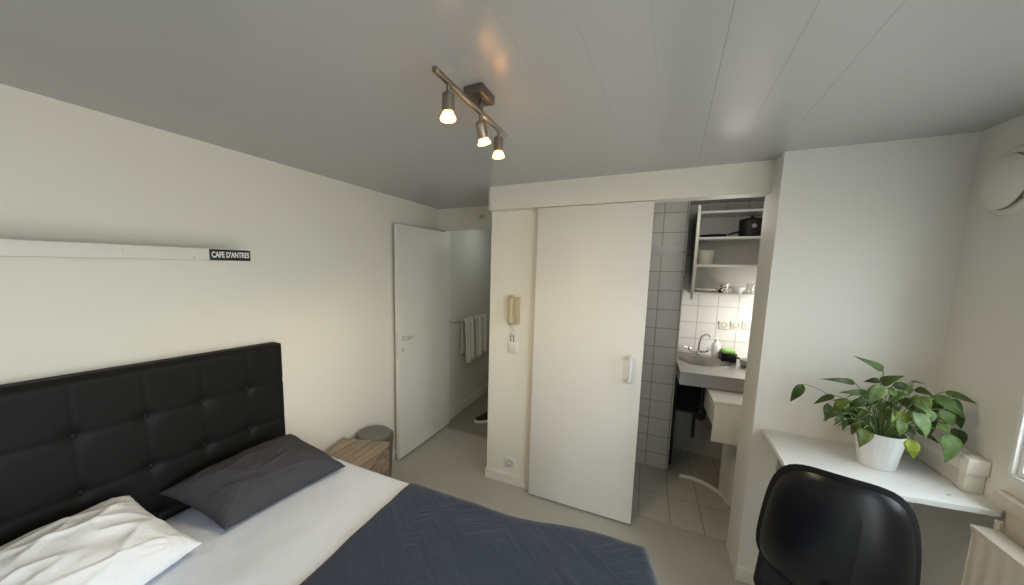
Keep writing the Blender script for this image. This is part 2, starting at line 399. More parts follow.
# kitchenette walls
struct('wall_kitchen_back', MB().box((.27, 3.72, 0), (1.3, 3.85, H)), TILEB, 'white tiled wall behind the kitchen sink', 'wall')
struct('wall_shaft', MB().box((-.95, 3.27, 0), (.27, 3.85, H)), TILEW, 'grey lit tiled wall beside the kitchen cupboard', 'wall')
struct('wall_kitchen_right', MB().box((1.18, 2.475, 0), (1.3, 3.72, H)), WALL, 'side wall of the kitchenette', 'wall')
struct('trim_4', MB().box((.34, 3.69, .002), (1.18, 3.72, .80)), PANELGREY, 'plain grey white panel below the sink counter', 'panel')
# right wall with window opening
rw = MB()
rw.box((WX0, YB - .12, GZ1), (WX1, YA, H)).box((WX0, GY1, WZ1), (WX1, YA, GZ1)).box((WX0, YB - .12, WZ1), (WX1, GY0, GZ1)).box((WX0, WY1, 0), (WX1, YA, WZ1)).box((WX0, WY0, 0), (WX1, WY1, WZ0)).box((WX0, GY1, 0), (WX1, WY0, WZ1)).box((WX0, YB - .12, 0), (WX1, GY0, WZ1)).box((WX0, GY0, 0), (WX1, GY1, GZ0))
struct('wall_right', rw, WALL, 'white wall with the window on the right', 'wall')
gd = thing('added_window', 'white glazed balcony door added unseen behind the photographer for more daylight', 'added glazed door', (1.2, -.47, GZ0), kind='structure')
gfr = MB().box((1.172, -.185, GZ0 + .1), (1.228, -.135, GZ1 - .06), .006)
gfr.box((1.17, GY0, GZ0), (1.23, GY0 + .06, GZ1), .006).box((1.17, GY1 - .06, GZ0), (1.23, GY1, GZ1), .006).box((1.17, GY0 + .06, GZ0), (1.23, GY1 - .06, GZ0 + .1), .006).box((1.17, GY0 + .06, GZ1 - .06), (1.23, GY1 - .06, GZ1), .006)
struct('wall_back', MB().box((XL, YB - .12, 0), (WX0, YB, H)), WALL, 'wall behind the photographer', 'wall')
struct('trim_5', MB().box((1.122, WY0, .895), (WX0, 1.845, .940), .006).box((1.136, WY0, .80), (WX0, 1.80, .895), .003), SILLM, 'beige window sill ledge above the radiator', 'window sill')
win = thing('window_1', 'bright white framed window at the right edge above the radiator', 'window', (1.2, .7, WZ0), kind='structure')
f = MB()
fx0, fx1 = 1.150, 1.190
f.box((fx0, WY0, WZ0), (fx1, WY1, WZ0 + .018), .003).box((fx0, WY0, WZ1 - .03), (fx1, WY1, WZ1), .004)
for y, wd_ in ((WY0, .03), (1.46, .05), (WY1 - .016, .016)): f.box((fx0, y, WZ0 + .018), (fx1, y + wd_, WZ1 - .03), .003)
f.build('window_frame', FRAMEW, win)
f = MB()
for y0, y1 in ((WY0 + .03, 1.46), (1.51, WY1 - .016)):
    f.box((fx0 + .012, y0, WZ0 + .018), (fx1 + .01, y0 + .03, WZ1 - .03), .003).box((fx0 + .012, y1 - .018, WZ0 + .018), (fx1 + .01, y1, WZ1 - .03), .003)
    f.box((fx0 + .012, y0 + .03, WZ0 + .018), (fx1 + .01, y1 - .018, WZ0 + .036), .003).box((fx0 + .012, y0 + .03, WZ1 - .06), (fx1 + .01, y1 - .018, WZ1 - .03), .003)
f.build('window_sash', FRAMEW, win)
def pane_mat():
    m = bpy.data.materials.new('window_glass'); m.use_nodes = True; nt = m.node_tree
    nt.nodes.remove(nt.nodes['Principled BSDF'])
    a = nt.nodes.new('ShaderNodeBsdfTransparent'); g = nt.nodes.new('ShaderNodeBsdfGlossy'); g.inputs['Roughness'].default_value = .02
    mx = nt.nodes.new('ShaderNodeMixShader'); mx.inputs[0].default_value = .06
    nt.links.new(a.outputs[0], mx.inputs[1]); nt.links.new(g.outputs[0], mx.inputs[2]); nt.links.new(mx.outputs[0], nt.nodes['Material Output'].inputs[0])
    return m
PANE = pane_mat()
gfr.build('window_frame', FRAMEW, gd)
MB().box((1.195, GY0 + .06, GZ0 + .1), (1.201, GY1 - .06, GZ1 - .06)).build('window_pane', PANE, gd, smooth=False)
for y0, y1 in ((WY0 + .06, 1.442), (1.54, WY1 - .034)):
    MB().box((1.180, y0, WZ0 + .036), (1.186, y1, WZ1 - .06)).build('window_pane', PANE, win, smooth=False)
# baseboards and threshold
struct('baseboard_pillar', MB().box((-1.052, 2.458, 0), (-.60, 2.47, .075), .003).box((-1.052, 2.47, 0), (-1.042, 3.07, .075), .003), TRIM, 'low white baseboard under the intercom wall', 'baseboard')
struct('baseboard_alcove', MB().box((XJ - .004, YA - .012, 0), (WX0, YA, .085), .003), TRIM, 'white baseboard below the desk', 'baseboard')
struct('baseboard_hall', MB().box((-1.83, YF + .12, 0), (-1.818, 4.9, .10), .003), TRIM, 'white baseboard along the hallway wall', 'baseboard')
struct('baseboard_left', MB().box((XL, YB, 0), (XL + .012, 3.0, .075), .003), TRIM, 'white baseboard along the headboard wall', 'baseboard')
struct('trim_6', MB().box((XL + .1, YF - .05, 0), (-1.055, YF - .02, .005), .002), THRESH, 'thin metal threshold at the hallway entrance', 'threshold')
struct('trim_7', MB().box((-.02, 2.513, 0), (XJ, 2.528, .006), .002), THRESH, 'threshold strip between vinyl floor and kitchenette tiles', 'threshold')

# entrance leaf, open along the left wall
d1 = thing('door_1', 'cream entrance door standing open against the left wall', 'door', (-1.775, YF, 0), kind='structure')
hx, hy = -1.772, YF - .012; ex, ey = -1.798, 2.328
dv = Vector((ex - hx, ey - hy, 0)); dl = dv.length; dv.normalize(); nv = Vector((-dv.y, dv.x, 0))   # nv -> room side
if nv.x < 0: nv = -nv
rotd = Matrix.Rotation(math.atan2(dv.y, dv.x), 4, 'Z')
def leafbox(mb, a0, a1, n0, n1, z0, z1, bev=.002):
    t = bmesh.new()
    P = []
    for z in (z0, z1):
        for a, n in ((a0, n0), (a1, n0), (a1, n1), (a0, n1)):
            p = Vector((hx, hy, z)) + dv * a + nv * n; P.append(t.verts.new(p))
    for fc in ((3,2,1,0),(4,5,6,7),(0,1,5,4),(1,2,6,5),(2,3,7,6),(3,0,4,7)): t.faces.new([P[i] for i in fc])
    if bev: bmesh.ops.bevel(t, geom=list(t.edges), offset=bev, segments=2, affect='EDGES')
    mb._merge(t); return mb
leafbox(MB(), 0, dl, -.034, 0, .012, 2.008).build('door_panel', DOORM, d1)
def lp(a, n, z): return Vector((hx, hy, z)) + dv * a + nv * n
hz = 1.075
hd = MB().tube([lp(dl - .055, 0, hz), lp(dl - .055, .045, hz)], .008).tube([lp(dl - .052, .045, hz), lp(dl - .09, .048, hz), lp(dl - .14, .045, hz - .002)], [.010, .010, .009]).lathe(lp(dl - .055, 0, hz), [(.022, 0), (.022, .004), (.014, .007), (0, .007)], 20, nv)
h = hd.build('door_handle', SATIN, d1)
leafbox(MB(), dl - .063, dl - .048, 0, .003, .955, .985, .001).build('keyhole_plate', GREYP, d1)
leafbox(MB(), dl, dl + .003, -.026, -.008, .93, 1.12, .0008).build('lock_plate', CHROME, d1)
hd = MB()
hd.tube([lp(dl - .055, -.038, hz), lp(dl - .055, -.048, hz)], .007); hd.build('door_handle', CHROME, d1)

# sliding door
d2 = thing('door_2', 'large white sliding door covering part of the kitchenette opening', 'door', (-.33, 2.42, 0), kind='structure')
MB().box((-.675, 2.398, .012), (.017, 2.438, 2.072), .002).build('door_panel', SLIDE, d2)
g = MB()
hxp = -.052
pts = bez3((hxp, 2.398, 1.122), (hxp, 2.335, 1.135), (hxp + .004, 2.338, 1.115), (hxp + .004, 2.338, 1.09), 8) + bez3((hxp + .004, 2.338, 1.01), (hxp + .004, 2.338, .985), (hxp, 2.335, .965), (hxp, 2.398, .978), 8)
g.tube(pts, .011, 12)
for z in (1.122, .978): g.lathe((hxp, 2.398, z), [(.0, .012), (.016, .012), (.02, .006), (.02, 0), (0, 0)], 18, (0, -1, 0))
g.build('door_handle', WHITEP, d2)

# ------------------------------------------------------------------ ceiling lamp with three spots
lx = -.51
lamp = thing('ceiling_lamp', 'brushed metal ceiling bar with three lit spotlights', 'ceiling lamp', (lx, 1.08, H))
MB().box((-.548, 1.045, 2.207), (-.482, 1.150, H), .005).build('canopy', NICKELD, lamp)
MB().box((-.519, 1.092, 2.170), (-.503, 1.108, 2.208), .003).build('bracket', NICKEL, lamp)
b = MB().tube([(lx, .821, 2.170), (lx, 1.322, 2.170)], .0085, 14)
b.lathe((lx, .821, 2.170), [(.0085, 0), (.0075, .004), (0, .006)], 14, (0, -1, 0)).lathe((lx, 1.322, 2.170), [(.0085, 0), (.0075, .004), (0, .006)], 14, (0, 1, 0))
b.build('bar', NICKEL, lamp)
for y, ax in ((.888, Vector((0, .0, -1))), (1.098, Vector((.06, .45, -1))), (1.253, Vector((.02, .04, -1)))):
    ax.normalize()
    j = Vector((lx, y, 2.170)); k = j + Vector((0, 0, -.030))
    sp = thing('spotlight', '', '', j)
    del sp['label']; del sp['category']
    sp.parent = lamp; sp.location = j - lamp.location
    base = k
    hh = MB().lathe(base, [(0, -.004), (.012, -.004), (.0165, 0), (.0175, .004), (.0175, .046), (.0155, .047), (.0155, .03), (0, .028)], 24, ax)
    hh.build('housing', NICKEL, sp)
    MB().tube([j, k + ax * .002], .006, 10).build('joint', NICKEL, sp)
    bb = base + ax * .034
    bl = MB().lathe(bb, [(.012, 0), (.0135, .012), (.0195, .024), (.0215, .029), (.0205, .033), (.0, .036)], 24, ax)
    bl.build('bulb', BULB, sp)
    l = bpy.data.lights.new('spot_light', 'SPOT'); l.energy = 8.5; l.color = (1, .78, .48); l.spot_size = R(150); l.spot_blend = .45; l.shadow_soft_size = .02
    lo = bpy.data.objects.new('spot_light', l); C.objects.link(lo); lo.parent = sp
    lo.location = (bb + ax * .055) - j
    lo.rotation_euler = Vector((0, 0, -1)).rotation_difference(ax).to_euler()

# ------------------------------------------------------------------ wall shelf and sign
sx = -1.69
sh = thing('wall_shelf', 'long white shelf board on the wall above the headboard', 'shelf', (-1.78, .3, 1.691))
MB().box((XL, -.75, 1.691), (sx, 1.062, 1.741), .0025).build('board', SHELFM, sh)
for (y, z, r_) in ((.603, 1.722, .0035), (.828, 1.701, .002)):
    MB().lathe((sx, y, z), [(0, .0025), (r_ * .7, .002), (r_, 0)], 10, (1, 0, 0)).build('screw_head', WHITEP if r_ > .003 else BLACKM, sh)
sg = thing('sign', "small black sign lettered CAFE D'ANTRES on the shelf front", 'sign', (sx, .97, 1.71))
MB().box((sx, .885, 1.690), (sx + .004, 1.062, 1.738), .0012).build('sign_board', SIGNB, sg)
fc = bpy.data.curves.new('lettering', 'FONT'); fc.body = "CAFE D'ANTRES"; fc.size = .031; fc.align_x = 'CENTER'; fc.align_y = 'CENTER'; fc.extrude = .0008; fc.offset = .0009
fo = bpy.data.objects.new('lettering_source', fc); C.objects.link(fo)
bpy.context.view_layer.update()
dg = bpy.context.evaluated_depsgraph_get()
me = bpy.data.meshes.new_from_object(fo.evaluated_get(dg)); bpy.data.objects.remove(fo)
xs = [v.co.x for v in me.vertices]; wd = max(xs) - min(xs)
ys = [v.co.y for v in me.vertices]; hg = max(ys) - min(ys)
me.transform(Matrix.Diagonal((.163 / wd, .027 / hg, 1, 1)))
me.transform(Matrix(((0, 0, 1, 0), (1, 0, 0, 0), (0, 1, 0, 0), (0, 0, 0, 1))))
me.materials.append(WLET)
lt = bpy.data.objects.new('lettering', me); C.objects.link(lt); lt.parent = sg; lt.location = (.0046, .0035, .0042)

# ------------------------------------------------------------------ bed
bed = thing('bed', 'wide bed with black buttoned headboard and white sheet', 'bed', (-.85, .46, 0))
BT = .598; BY0, BY1 = -.42, 1.375; BX0, BX1 = -1.775, .095
MB().box((BX0, BY0 + .02, .10), (BX1 - .02, BY1 - .02, .34), .02).build('bed_base', BLACKL, bed)
def soft_box(mb, x0, x1, y0, y1, z0, z1, r, wr=0., seed=0, nx=50, ny=46, nz=6):
    t = bmesh.new()
    bmesh.ops.create_cube(t, size=1.)
    bmesh.ops.subdivide_edges(t, edges=t.edges, cuts=1)
    t.free()
    def rnd(p):
        q = Vector((min(max(p.x, x0 + r), x1 - r), min(max(p.y, y0 + r), y1 - r), min(max(p.z, z0 + r), z1 - r)))
        d = p - q
        return q + d.normalized() * r if d.length > 1e-9 else p
    def face(fn, nu, nv):
        def g(u, v):
            p = rnd(Vector(fn(u, v)))
            if wr and p.z > z1 - r: p.z += wr * noise.noise(Vector((p.x * 3.1 + seed, p.y * 2.3, seed))) * 1.0 + wr * .6 * noise.noise(Vector((p.x * 7 + seed, p.y * 5, 3)))
            return p
        mb.grid(nu, nv, g)
    face(lambda u, v: (x0 + u * (x1 - x0), y0 + v * (y1 - y0), z1), nx, ny)
    face(lambda u, v: (x0 + u * (x1 - x0), y0 + v * (y1 - y0), z0), 8, 8)
    for y in (y0, y1): face(lambda u, v: (x0 + u * (x1 - x0), y, z0 + v * (z1 - z0)), nx, nz * 3)
    for x in (x0, x1): face(lambda u, v: (x, y0 + u * (y1 - y0), z0 + v * (z1 - z0)), ny, nz * 3)
    bmesh.ops.remove_doubles(mb.bm, verts=mb.bm.verts, dist=.0006)
    return mb
mt = soft_box(MB(), BX0, BX1, BY0, BY1, .34, BT, .035, .004, 2).build('mattress', SHEET, bed, ang=80)
mt['label'] = 'mattress in a white fitted sheet'
for x in (BX0 + .08, BX1 - .1):
    for y in (BY0 + .1, BY1 - .1): MB().lathe((x, y, 0), [(0, 0), (.022, 0), (.03, .10), (0, .10)], 16).build('leg', BLACKP, bed)
# headboard
HY0, HY1, HZ0, HZ1 = -.40, 1.272, .16, 1.240; TL = .036
bys = [1.068 - .2065 * k for k in range(7)]; bzs = [1.035, .822, .609]
def hface(u, v):
    y = HY0 + u * (HY1 - HY0); z = HZ0 + v * (HZ1 - HZ0)
    r = .03
    dep = 0.
    for by in bys:
        for bz in bzs:
            d2_ = (y - by) ** 2 + (z - bz) ** 2
            dep += .012 * math.exp(-d2_ / .0007) + .004 * math.exp(-d2_ / .005)
        if z > bzs[-1] - .05: dep += .0028 * math.exp(-((y - by) / .005) ** 2)
    for bz in bzs: dep += .0030 * math.exp(-((z - bz) / .012) ** 2)
    ed = min(y - HY0, HY1 - y, HZ1 - z)
    e = 0 if ed > r else r - math.sqrt(max(0, r * r - (r - ed) ** 2))
    # the tuft puffs between the buttons
    return Vector((-1.775 - dep - e * .8, y, z + TL * (HY1 - y) * v))
hb = MB()
NU, NV = 190, 112
V = hb.grid(NU, NV, hface)
# border back to the wall side
edge = [V[i][NV - 1] for i in range(NU)]
left = [V[0][j] for j in range(NV)]; right = [V[NU - 1][j] for j in range(NV)]
xb = XL + .004
def strip(vs, off):
    bs = [hb.bm.verts.new((xb, v.co.y, v.co.z)) for v in vs]
    for a, b_, c, d in zip(vs, vs[1:], bs[1:], bs): hb.bm.faces.new((a, b_, c, d))
strip(edge, 0); strip(left, 0); strip(right, 0); strip([V[i][0] for i in range(NU)], 0)
hbo = hb.build('headboard', BLACKL, bed, ang=60)
for by in bys:
    for bz in bzs:
        if bz < .6: continue
        MB().lathe((-1.793, by, bz + TL * (HY1 - by) * (bz - HZ0) / (HZ1 - HZ0)), [(.011, 0), (.0105, .004), (.006, .0075), (0, .0085)], 14, (1, 0, 0)).build('button', BLACKL, hbo)
# seam piping along the top edge
MB().tube([(-1.802, HY0 + .02, HZ1 + .001 + TL * (HY1 - HY0 - .02)), (-1.802, HY1 - .02, HZ1 + .001 + TL * .02)], .0025, 8).build('piping', BLACKL, hbo)

def pillow(name, label, corners, thick, m, seed, mirror=0., loc=None, ears=.03, wr=.008):
    P00, P10, P11, P01 = [Vector(c) for c in corners]      # u along first edge, v along the second
    n = (P10 - P00).cross(P01 - P00).normalized()
    if n.z < 0: n = -n
    mb = MB()
    def surf(sgn):
        def fn(u, v):
            a, b_ = 2 * u - 1, 2 * v - 1
            # sides draw in between the corner ears
            k = ears
            ua = .5 + .5 * a * (1 - k * (1 - b_ * b_)); vb = .5 + .5 * b_ * (1 - k * (1 - a * a))
            p = P00 * (1 - ua) * (1 - vb) + P10 * ua * (1 - vb) + P11 * ua * vb + P01 * (1 - ua) * vb
            pf = (max(0., 1 - abs(a) ** 3.2) * max(0., 1 - abs(b_) ** 3.2)) ** .62
            hgt = thick * pf
            w1 = wr * pf ** .5 * (noise.noise(Vector((u * 4 + seed, v * 3, seed))) + .6 * noise.noise(Vector((u * 9 + seed, v * 4 - u * 3, seed + 4))))
            fx = u * 2.1 + v * 1.3 + seed; fy = v * 2.4 - u * .9
            rdg = 1 - abs(noise.noise(Vector((fx * 1.6, fy * 1.1, seed + 9)))) * 2.4
            rdg2 = 1 - abs(noise.noise(Vector((fy * 2.2 + 3, fx * 1.2, seed + 2)))) * 2.4
            w1 += wr * .9 * pf ** .5 * (max(0, rdg) ** 3 + .7 * max(0, rdg2) ** 3)
            w2 = wr * .35 * min(1, pf * 3) * math.sin(math.atan2(b_ - math.copysign(.9, b_), a - math.copysign(.9, a)) * 17 + seed) * max(0, 1 - 1.6 * math.hypot(abs(a) - 1, abs(b_) - 1))
            return p + n * (sgn * hgt * (1. if sgn > 0 else .55) + (w1 + w2 if sgn > 0 else 0))
        return fn
    mb.grid(90, 90, surf(1)); mb.grid(90, 90, surf(-1), True)
    bmesh.ops.remove_doubles(mb.bm, verts=mb.bm.verts, dist=.0005)
    o = mb.build(name, m, None, ang=80)
    c = (P00 + P10 + P11 + P01) / 4
    o.data.transform(Matrix.Translation(-c)); o.location = c
    return tag(o, label, 'pillow')
pillow('pillow', 'charcoal grey pillow leaning on the headboard by the nightstand', [(-1.745, .652, .728), (-1.745, 1.268, .722), (-1.345, 1.290, .625), (-1.43, .730, .622)], .105, PILG, 3.1, ears=.07, wr=.007)
pillow('pillow', 'crumpled white pillow at the bottom left on the bed', [(-1.745, -.16, .75), (-1.745, .565, .775), (-1.415, .645, .640), (-1.28, -.12, .650)], .115, PILW, 8.3, ears=.05, wr=.014)

# navy quilt draped over the foot half
def quilt():
    mb = MB()
    x0, xf = -.972, BX1 + .040; yn, yf = BY0 - .02, BY1 + .008; zt = BT + .014; dropf, drops = .42, .36; r = .055
    Ls = (xf - x0) ; 
    def edge(s, L, drop):                      # distance along cloth -> (position, drop)
        if s <= L - r: return s, 0.
        a = s - (L - r)
        if a <= r * PI / 2: t = a / r; return L - r + r * math.sin(t), r * (1 - math.cos(t))
        return L, r + (a - r * PI / 2)
    lenx = Ls - r + r * PI / 2 + dropf
    half = (yf - yn) / 2; leny = half - r + r * PI / 2 + drops
    yc = (yn + yf) / 2
    def fn(u, v):
        s = u * lenx; t = (v * 2 - 1) * leny
        px, dx = edge(s, Ls, dropf)
        py, dy = edge(abs(t), half, drops)
        # corner: cloth hangs as a rounded cone
        k = min(1, max(0, dx / .15)) * min(1, max(0, dy / .15))
        z = zt - max(dx, dy) - .25 * min(dx, dy) * 0
        cx_ = x0 + px; cy_ = yc + math.copysign(py, t)
        if t > 0:
            q_ = min(1, max(0, (cx_ + .55) / .5)); cy_ += .088 * q_ * q_ * (3 - 2 * q_) * (t / leny) ** .5
        if t > 0:
            g_ = min(1, max(0, (cy_ - 1.08) / .36)); cx_ -= .055 * g_ * g_ * max(0, px / Ls) ** 3
        if k > 0:
            cx_ -= .05 * k; cy_ -= math.copysign(.05 * k, t)
        p = Vector((cx_, cy_, max(z, .10)))
        wv = noise.noise(Vector((s * 3.2, t * 2.6, 1.7))) * .007 + noise.noise(Vector((s * 8 + t * 5, t * 7 - s * 3, 5))) * .0045
        if dx < .03 and dy < .03: p.z += wv + .0035
        elif dx >= dy: p.x += .012 * math.sin(t * 21 + 1.3 * math.sin(t * 6)) * min(1, dx / .2) + wv
        else: p.y += math.copysign(.012 * math.sin(s * 19) * min(1, dy / .2) + abs(wv), t)
        return p
    mb.grid(110, 200, fn)
    o = mb.build('quilt', QUILT, None, ang=80)
    md = o.modifiers.new('thickness', 'SOLIDIFY'); md.thickness = .010; md.offset = -1
    return tag(o, 'navy blue wrinkled quilt spread over the foot end of the bed', 'quilt')
q = quilt()

# ------------------------------------------------------------------ nightstand and bin
A0 = Vector((-1.845, 1.748)); ud = Vector((.9495, .3137)); vd = Vector((.3137, -.9495))
ns = thing('nightstand', 'low weathered wood nightstand between the bed and the open door', 'nightstand', (A0.x + .17, A0.y - .14, 0))
W_, D_, HT = .345, .345, .46
def nbox(mb, u0, u1, v0, v1, z0, z1, bev=.003):
    t = bmesh.new(); P = []
    for z in (z0, z1):
        for u, v in ((u0, v0), (u1, v0), (u1, v1), (u0, v1)):
            p = A0 + ud * u + vd * v; P.append(t.verts.new((p.x, p.y, z)))
    for fcs in ((3,2,1,0),(4,5,6,7),(0,1,5,4),(1,2,6,5),(2,3,7,6),(3,0,4,7)): t.faces.new([P[i] for i in fcs])
    bmesh.ops.bevel(t, geom=list(t.edges), offset=bev, segments=2, affect='EDGES'); mb._merge(t); return mb
nbox(MB(), 0, W_, 0, D_, HT - .022, HT).build('top', WOOD, ns)
bd = MB(); nbox(bd, .004, W_ - .004, .004, .02, .02, HT - .022); nbox(bd, .004, .022, .02, D_ - .004, .02, HT - .022)
nbox(bd, W_ - .022, W_ - .004, .02, D_ - .004, .02, .10); nbox(bd, .022, W_ - .022, .02, D_ - .02, .02, .04)
bd.build('body', WOOD, ns)
for z0 in (.105, .275):
    dr = MB(); nbox(dr, W_ - .020, W_ - .002, .022, D_ - .006, z0, z0 + .155)
    dr.build('drawer_front', WOOD, ns)
bn = thing('waste_bin', 'round bin with a flat grey lid behind the nightstand', 'bin', (-1.722, 1.938, 0))
MB().lathe((-1.722, 1.938, 0), [(0, 0), (.105, 0), (.11, .01), (.132, .36), (.138, .41), (.134, .43), (.122, .436)], 48).build('body', GREYBODY, bn)
MB().lathe((-1.722, 1.938, 0), [(.121, .436), (.118, .446), (.110, .450), (0, .451)], 48).build('lid', GREYLID, bn)

# ------------------------------------------------------------------ intercom wall
wy = 2.47
ic = thing('intercom_handset', 'beige intercom handset on the white wall strip', 'intercom', (-.845, wy, 1.36))
MB().box((-.893, wy - .022, 1.262), (-.802, wy, 1.462), .008, 3).build('wall_plate', BEIGEP, ic)
hs = MB()
pts = [(-.858, wy - .030, 1.266), (-.858, wy - .045, 1.285), (-.858, wy - .052, 1.33), (-.858, wy - .056, 1.37), (-.858, wy - .052, 1.41), (-.858, wy - .045, 1.445), (-.858, wy - .030, 1.468)]
hs.tube(pts, [.018, .026, .02, .018, .02, .026, .018], 16)
hs.build('handset', BEIGEP, ic)
ks = thing('keys', 'small bunch of keys hanging under the beige intercom', 'keys', (-.852, wy, 1.19))
MB().lathe((-.852, wy, 1.222), [(0, .012), (.006, .012), (.007, .004), (.012, 0)], 14, (0, -1, 0)).build('hook', WHITEP, ks)
rg = MB(); rg.tube([(-.852 + .016 * math.cos(a), wy - .010, 1.202 + .016 * math.sin(a)) for a in [2 * PI * i / 18 for i in range(18)]], .0016, 6, closed=True).build('key_ring', CHROME, ks)
for dx, tl in ((-.012, .2), (.010, -.15)):
    kk = MB(); c = Vector((-.852 + dx, wy - .012, 1.172))
    kk.lathe(c, [(0, .0012), (.010, .0012), (.010, -.0012), (0, -.0012)], 16, (0, -1, 0))
    kk.box((c.x - .0035, wy - .0132, 1.130), (c.x + .0035, wy - .0108, 1.165), .0005, rot=Matrix.Rotation(tl * .5, 4, 'Y'))
    kk.box((c.x - .0035, wy - .0132, 1.135), (c.x + .007, wy - .0108, 1.140)); kk.build('key', CHROME, ks)
def plate(name, label, cat, x, z, wdt, hgt, y, group=None, m=WHITEP):
    t = thing(name, label, cat, (x, y, z), group)
    MB().box((x - wdt / 2, y - .009, z - hgt / 2), (x + wdt / 2, y, z + hgt / 2), .003).build('cover_plate', m, t)
    return t
sw = plate('light_switch', 'square white light switch under the beige intercom', 'light switch', -.850, 1.082, .082, .082, wy)
MB().box((-.882, wy - .013, 1.051), (-.818, wy - .009, 1.113), .002).build('rocker', IVORY, sw)
def socket(label, x, z, y, group=None, s=.08, m=WHITEP):
    t = plate('wall_socket', label, 'wall socket', x, z, s, s, y, group, m)
    MB().lathe((x, y - .009, z), [(s * .30, 0), (s * .29, .003), (s * .25, .003), (s * .24, -.004), (0, -.005)], 24, (0, -1, 0)).build('socket_insert', SOCKC, t)
    for dx in (-.0095, .0095):
        MB().lathe((x + dx, y - .0055, z), [(0, .0015), (.0028, .0015), (.0028, 0)], 10, (0, -1, 0)).build('contact_hole', BLACKM, t)
    return t
socket('white socket low on the wall strip beside the sliding door', -.847, .170, wy)
al = thing('door_chime', 'small round white chime on the wall above the entrance opening', 'chime', (-1.405, YF, 2.125))
MB().lathe((-1.405, YF, 2.125), [(0, .026), (.018, .026), (.026, .020), (.030, .010), (.032, 0), (0, 0)], 28, (0, -1, 0)).build('cover', WHITEP, al)
MB().lathe((-1.405, YF - .026, 2.125), [(0, .006), (.008, .005), (.010, 0)], 16, (0, -1, 0)).build('push_button', GREYP, al)

# ------------------------------------------------------------------ hallway: rail, towels, shoes
rx = -1.77
tr = thing('towel_rail', 'metal towel rail on the hallway wall', 'towel rail', (-1.80, 3.65, 1.08))
MB().tube([(rx, 3.225, 1.085), (rx, 4.15, 1.075)], .008, 12).build('rail', CHROME, tr)
for y, z in ((3.245, 1.085), (4.13, 1.075)):
    MB().tube([(-1.83, y, z), (rx - .001, y, z)], .006, 10).lathe((-1.83, y, z), [(.02, 0), (.02, .006), (.008, .010), (0, .010)], 18, (1, 0, 0)).build('bracket', CHROME, tr)
def towel(label, y0, y1, zl, zb, seed):
    mb = MB()
    prof = [(rx - .020, zb), (rx - .019, .9), (rx - .016, 1.06), (rx - .010, 1.092), (rx, 1.097), (rx + .011, 1.092), (rx + .017, 1.06), (rx + .022, .85), (rx + .024, zl)]
    def samp(t):
        k = t * (len(prof) - 1); i = min(int(k), len(prof) - 2); f_ = k - i
        return prof[i][0] * (1 - f_) + prof[i + 1][0] * f_, prof[i][1] * (1 - f_) + prof[i + 1][1] * f_
    def fn(u, v):
        x, z = samp(v); y = y0 + u * (y1 - y0)
        fold = .013 * math.sin(u * 15 + seed) + .006 * math.sin(u * 31 + seed)
        if v > .6: x += (fold + .012) * min(1, (v - .6) / .3); z += .010 * math.sin(u * 9 + seed) * (v - .6) / .4
        return Vector((x, y, z))
    mb.grid(44, 40, fn)
    o = mb.build('towel', TOWEL, None, ang=80)
    md = o.modifiers.new('thickness', 'SOLIDIFY'); md.thickness = .007; md.offset = 0
    return tag(o, label, 'towel', 'towels on the hallway rail')
towel('narrow white towel on the hallway rail, nearest the open door', 3.44, 3.66, .60, .70, .3)
towel('wide white towel on the hallway rail, beside the narrow one', 3.68, 4.06, .60, .66, 2.0)
def shoe(label, loc, rz):
    t = thing('shoe', label, 'shoe', loc)
    outl = [(-.13, -.030), (-.10, -.038), (-.02, -.033), (.06, -.046), (.11, -.043), (.145, -.018), (.148, .005), (.12, .036), (.05, .043), (-.02, .032), (-.10, .034), (-.13, .026)]
    rot = Matrix.Translation(loc) @ Matrix.Rotation(rz, 4, 'Z')
    s_ = MB().prism(outl, 0, .030, .004); bmesh.ops.transform(s_.bm, matrix=rot, verts=s_.bm.verts)
    s_.build('sole', SOLE, t)
    u_ = MB()
    prof = [(-.130, .026, .100, .0), (-.10, .033, .122, 0), (-.05, .033, .118, 0), (0, .034, .108, 0), (.05, .039, .085, 0), (.10, .038, .056, 0), (.14, .018, .040, 0)]
    def fn(u, v):
        k = u * (len(prof) - 1); i = min(int(k), len(prof) - 2); f_ = k - i
        x, hw, hh, _ = [prof[i][c] * (1 - f_) + prof[i + 1][c] * f_ for c in range(4)]
        a = PI * v
        return rot @ Vector((x, hw * math.cos(a) * (1 if math.sin(a) < .7 else .95), .028 + (hh - .028) * math.sin(a) ** .7))
    u_.grid(26, 18, fn)
    u_.build('upper', SHOEF, t, ang=80)
    l_ = MB()
    for x in (.01, .035, .06):
        l_.tube([rot @ Vector((x, -.018, .094 - (x) * .45)), rot @ Vector((x + .004, 0, .101 - (x) * .45)), rot @ Vector((x, .018, .094 - (x) * .45))], .003, 6)
    l_.build('laces', BLACKM, t)
    return t
shoe('black trainer with a white sole on the hallway floor beside the pillar', Vector((-1.445, 3.42, 0)), R(218))

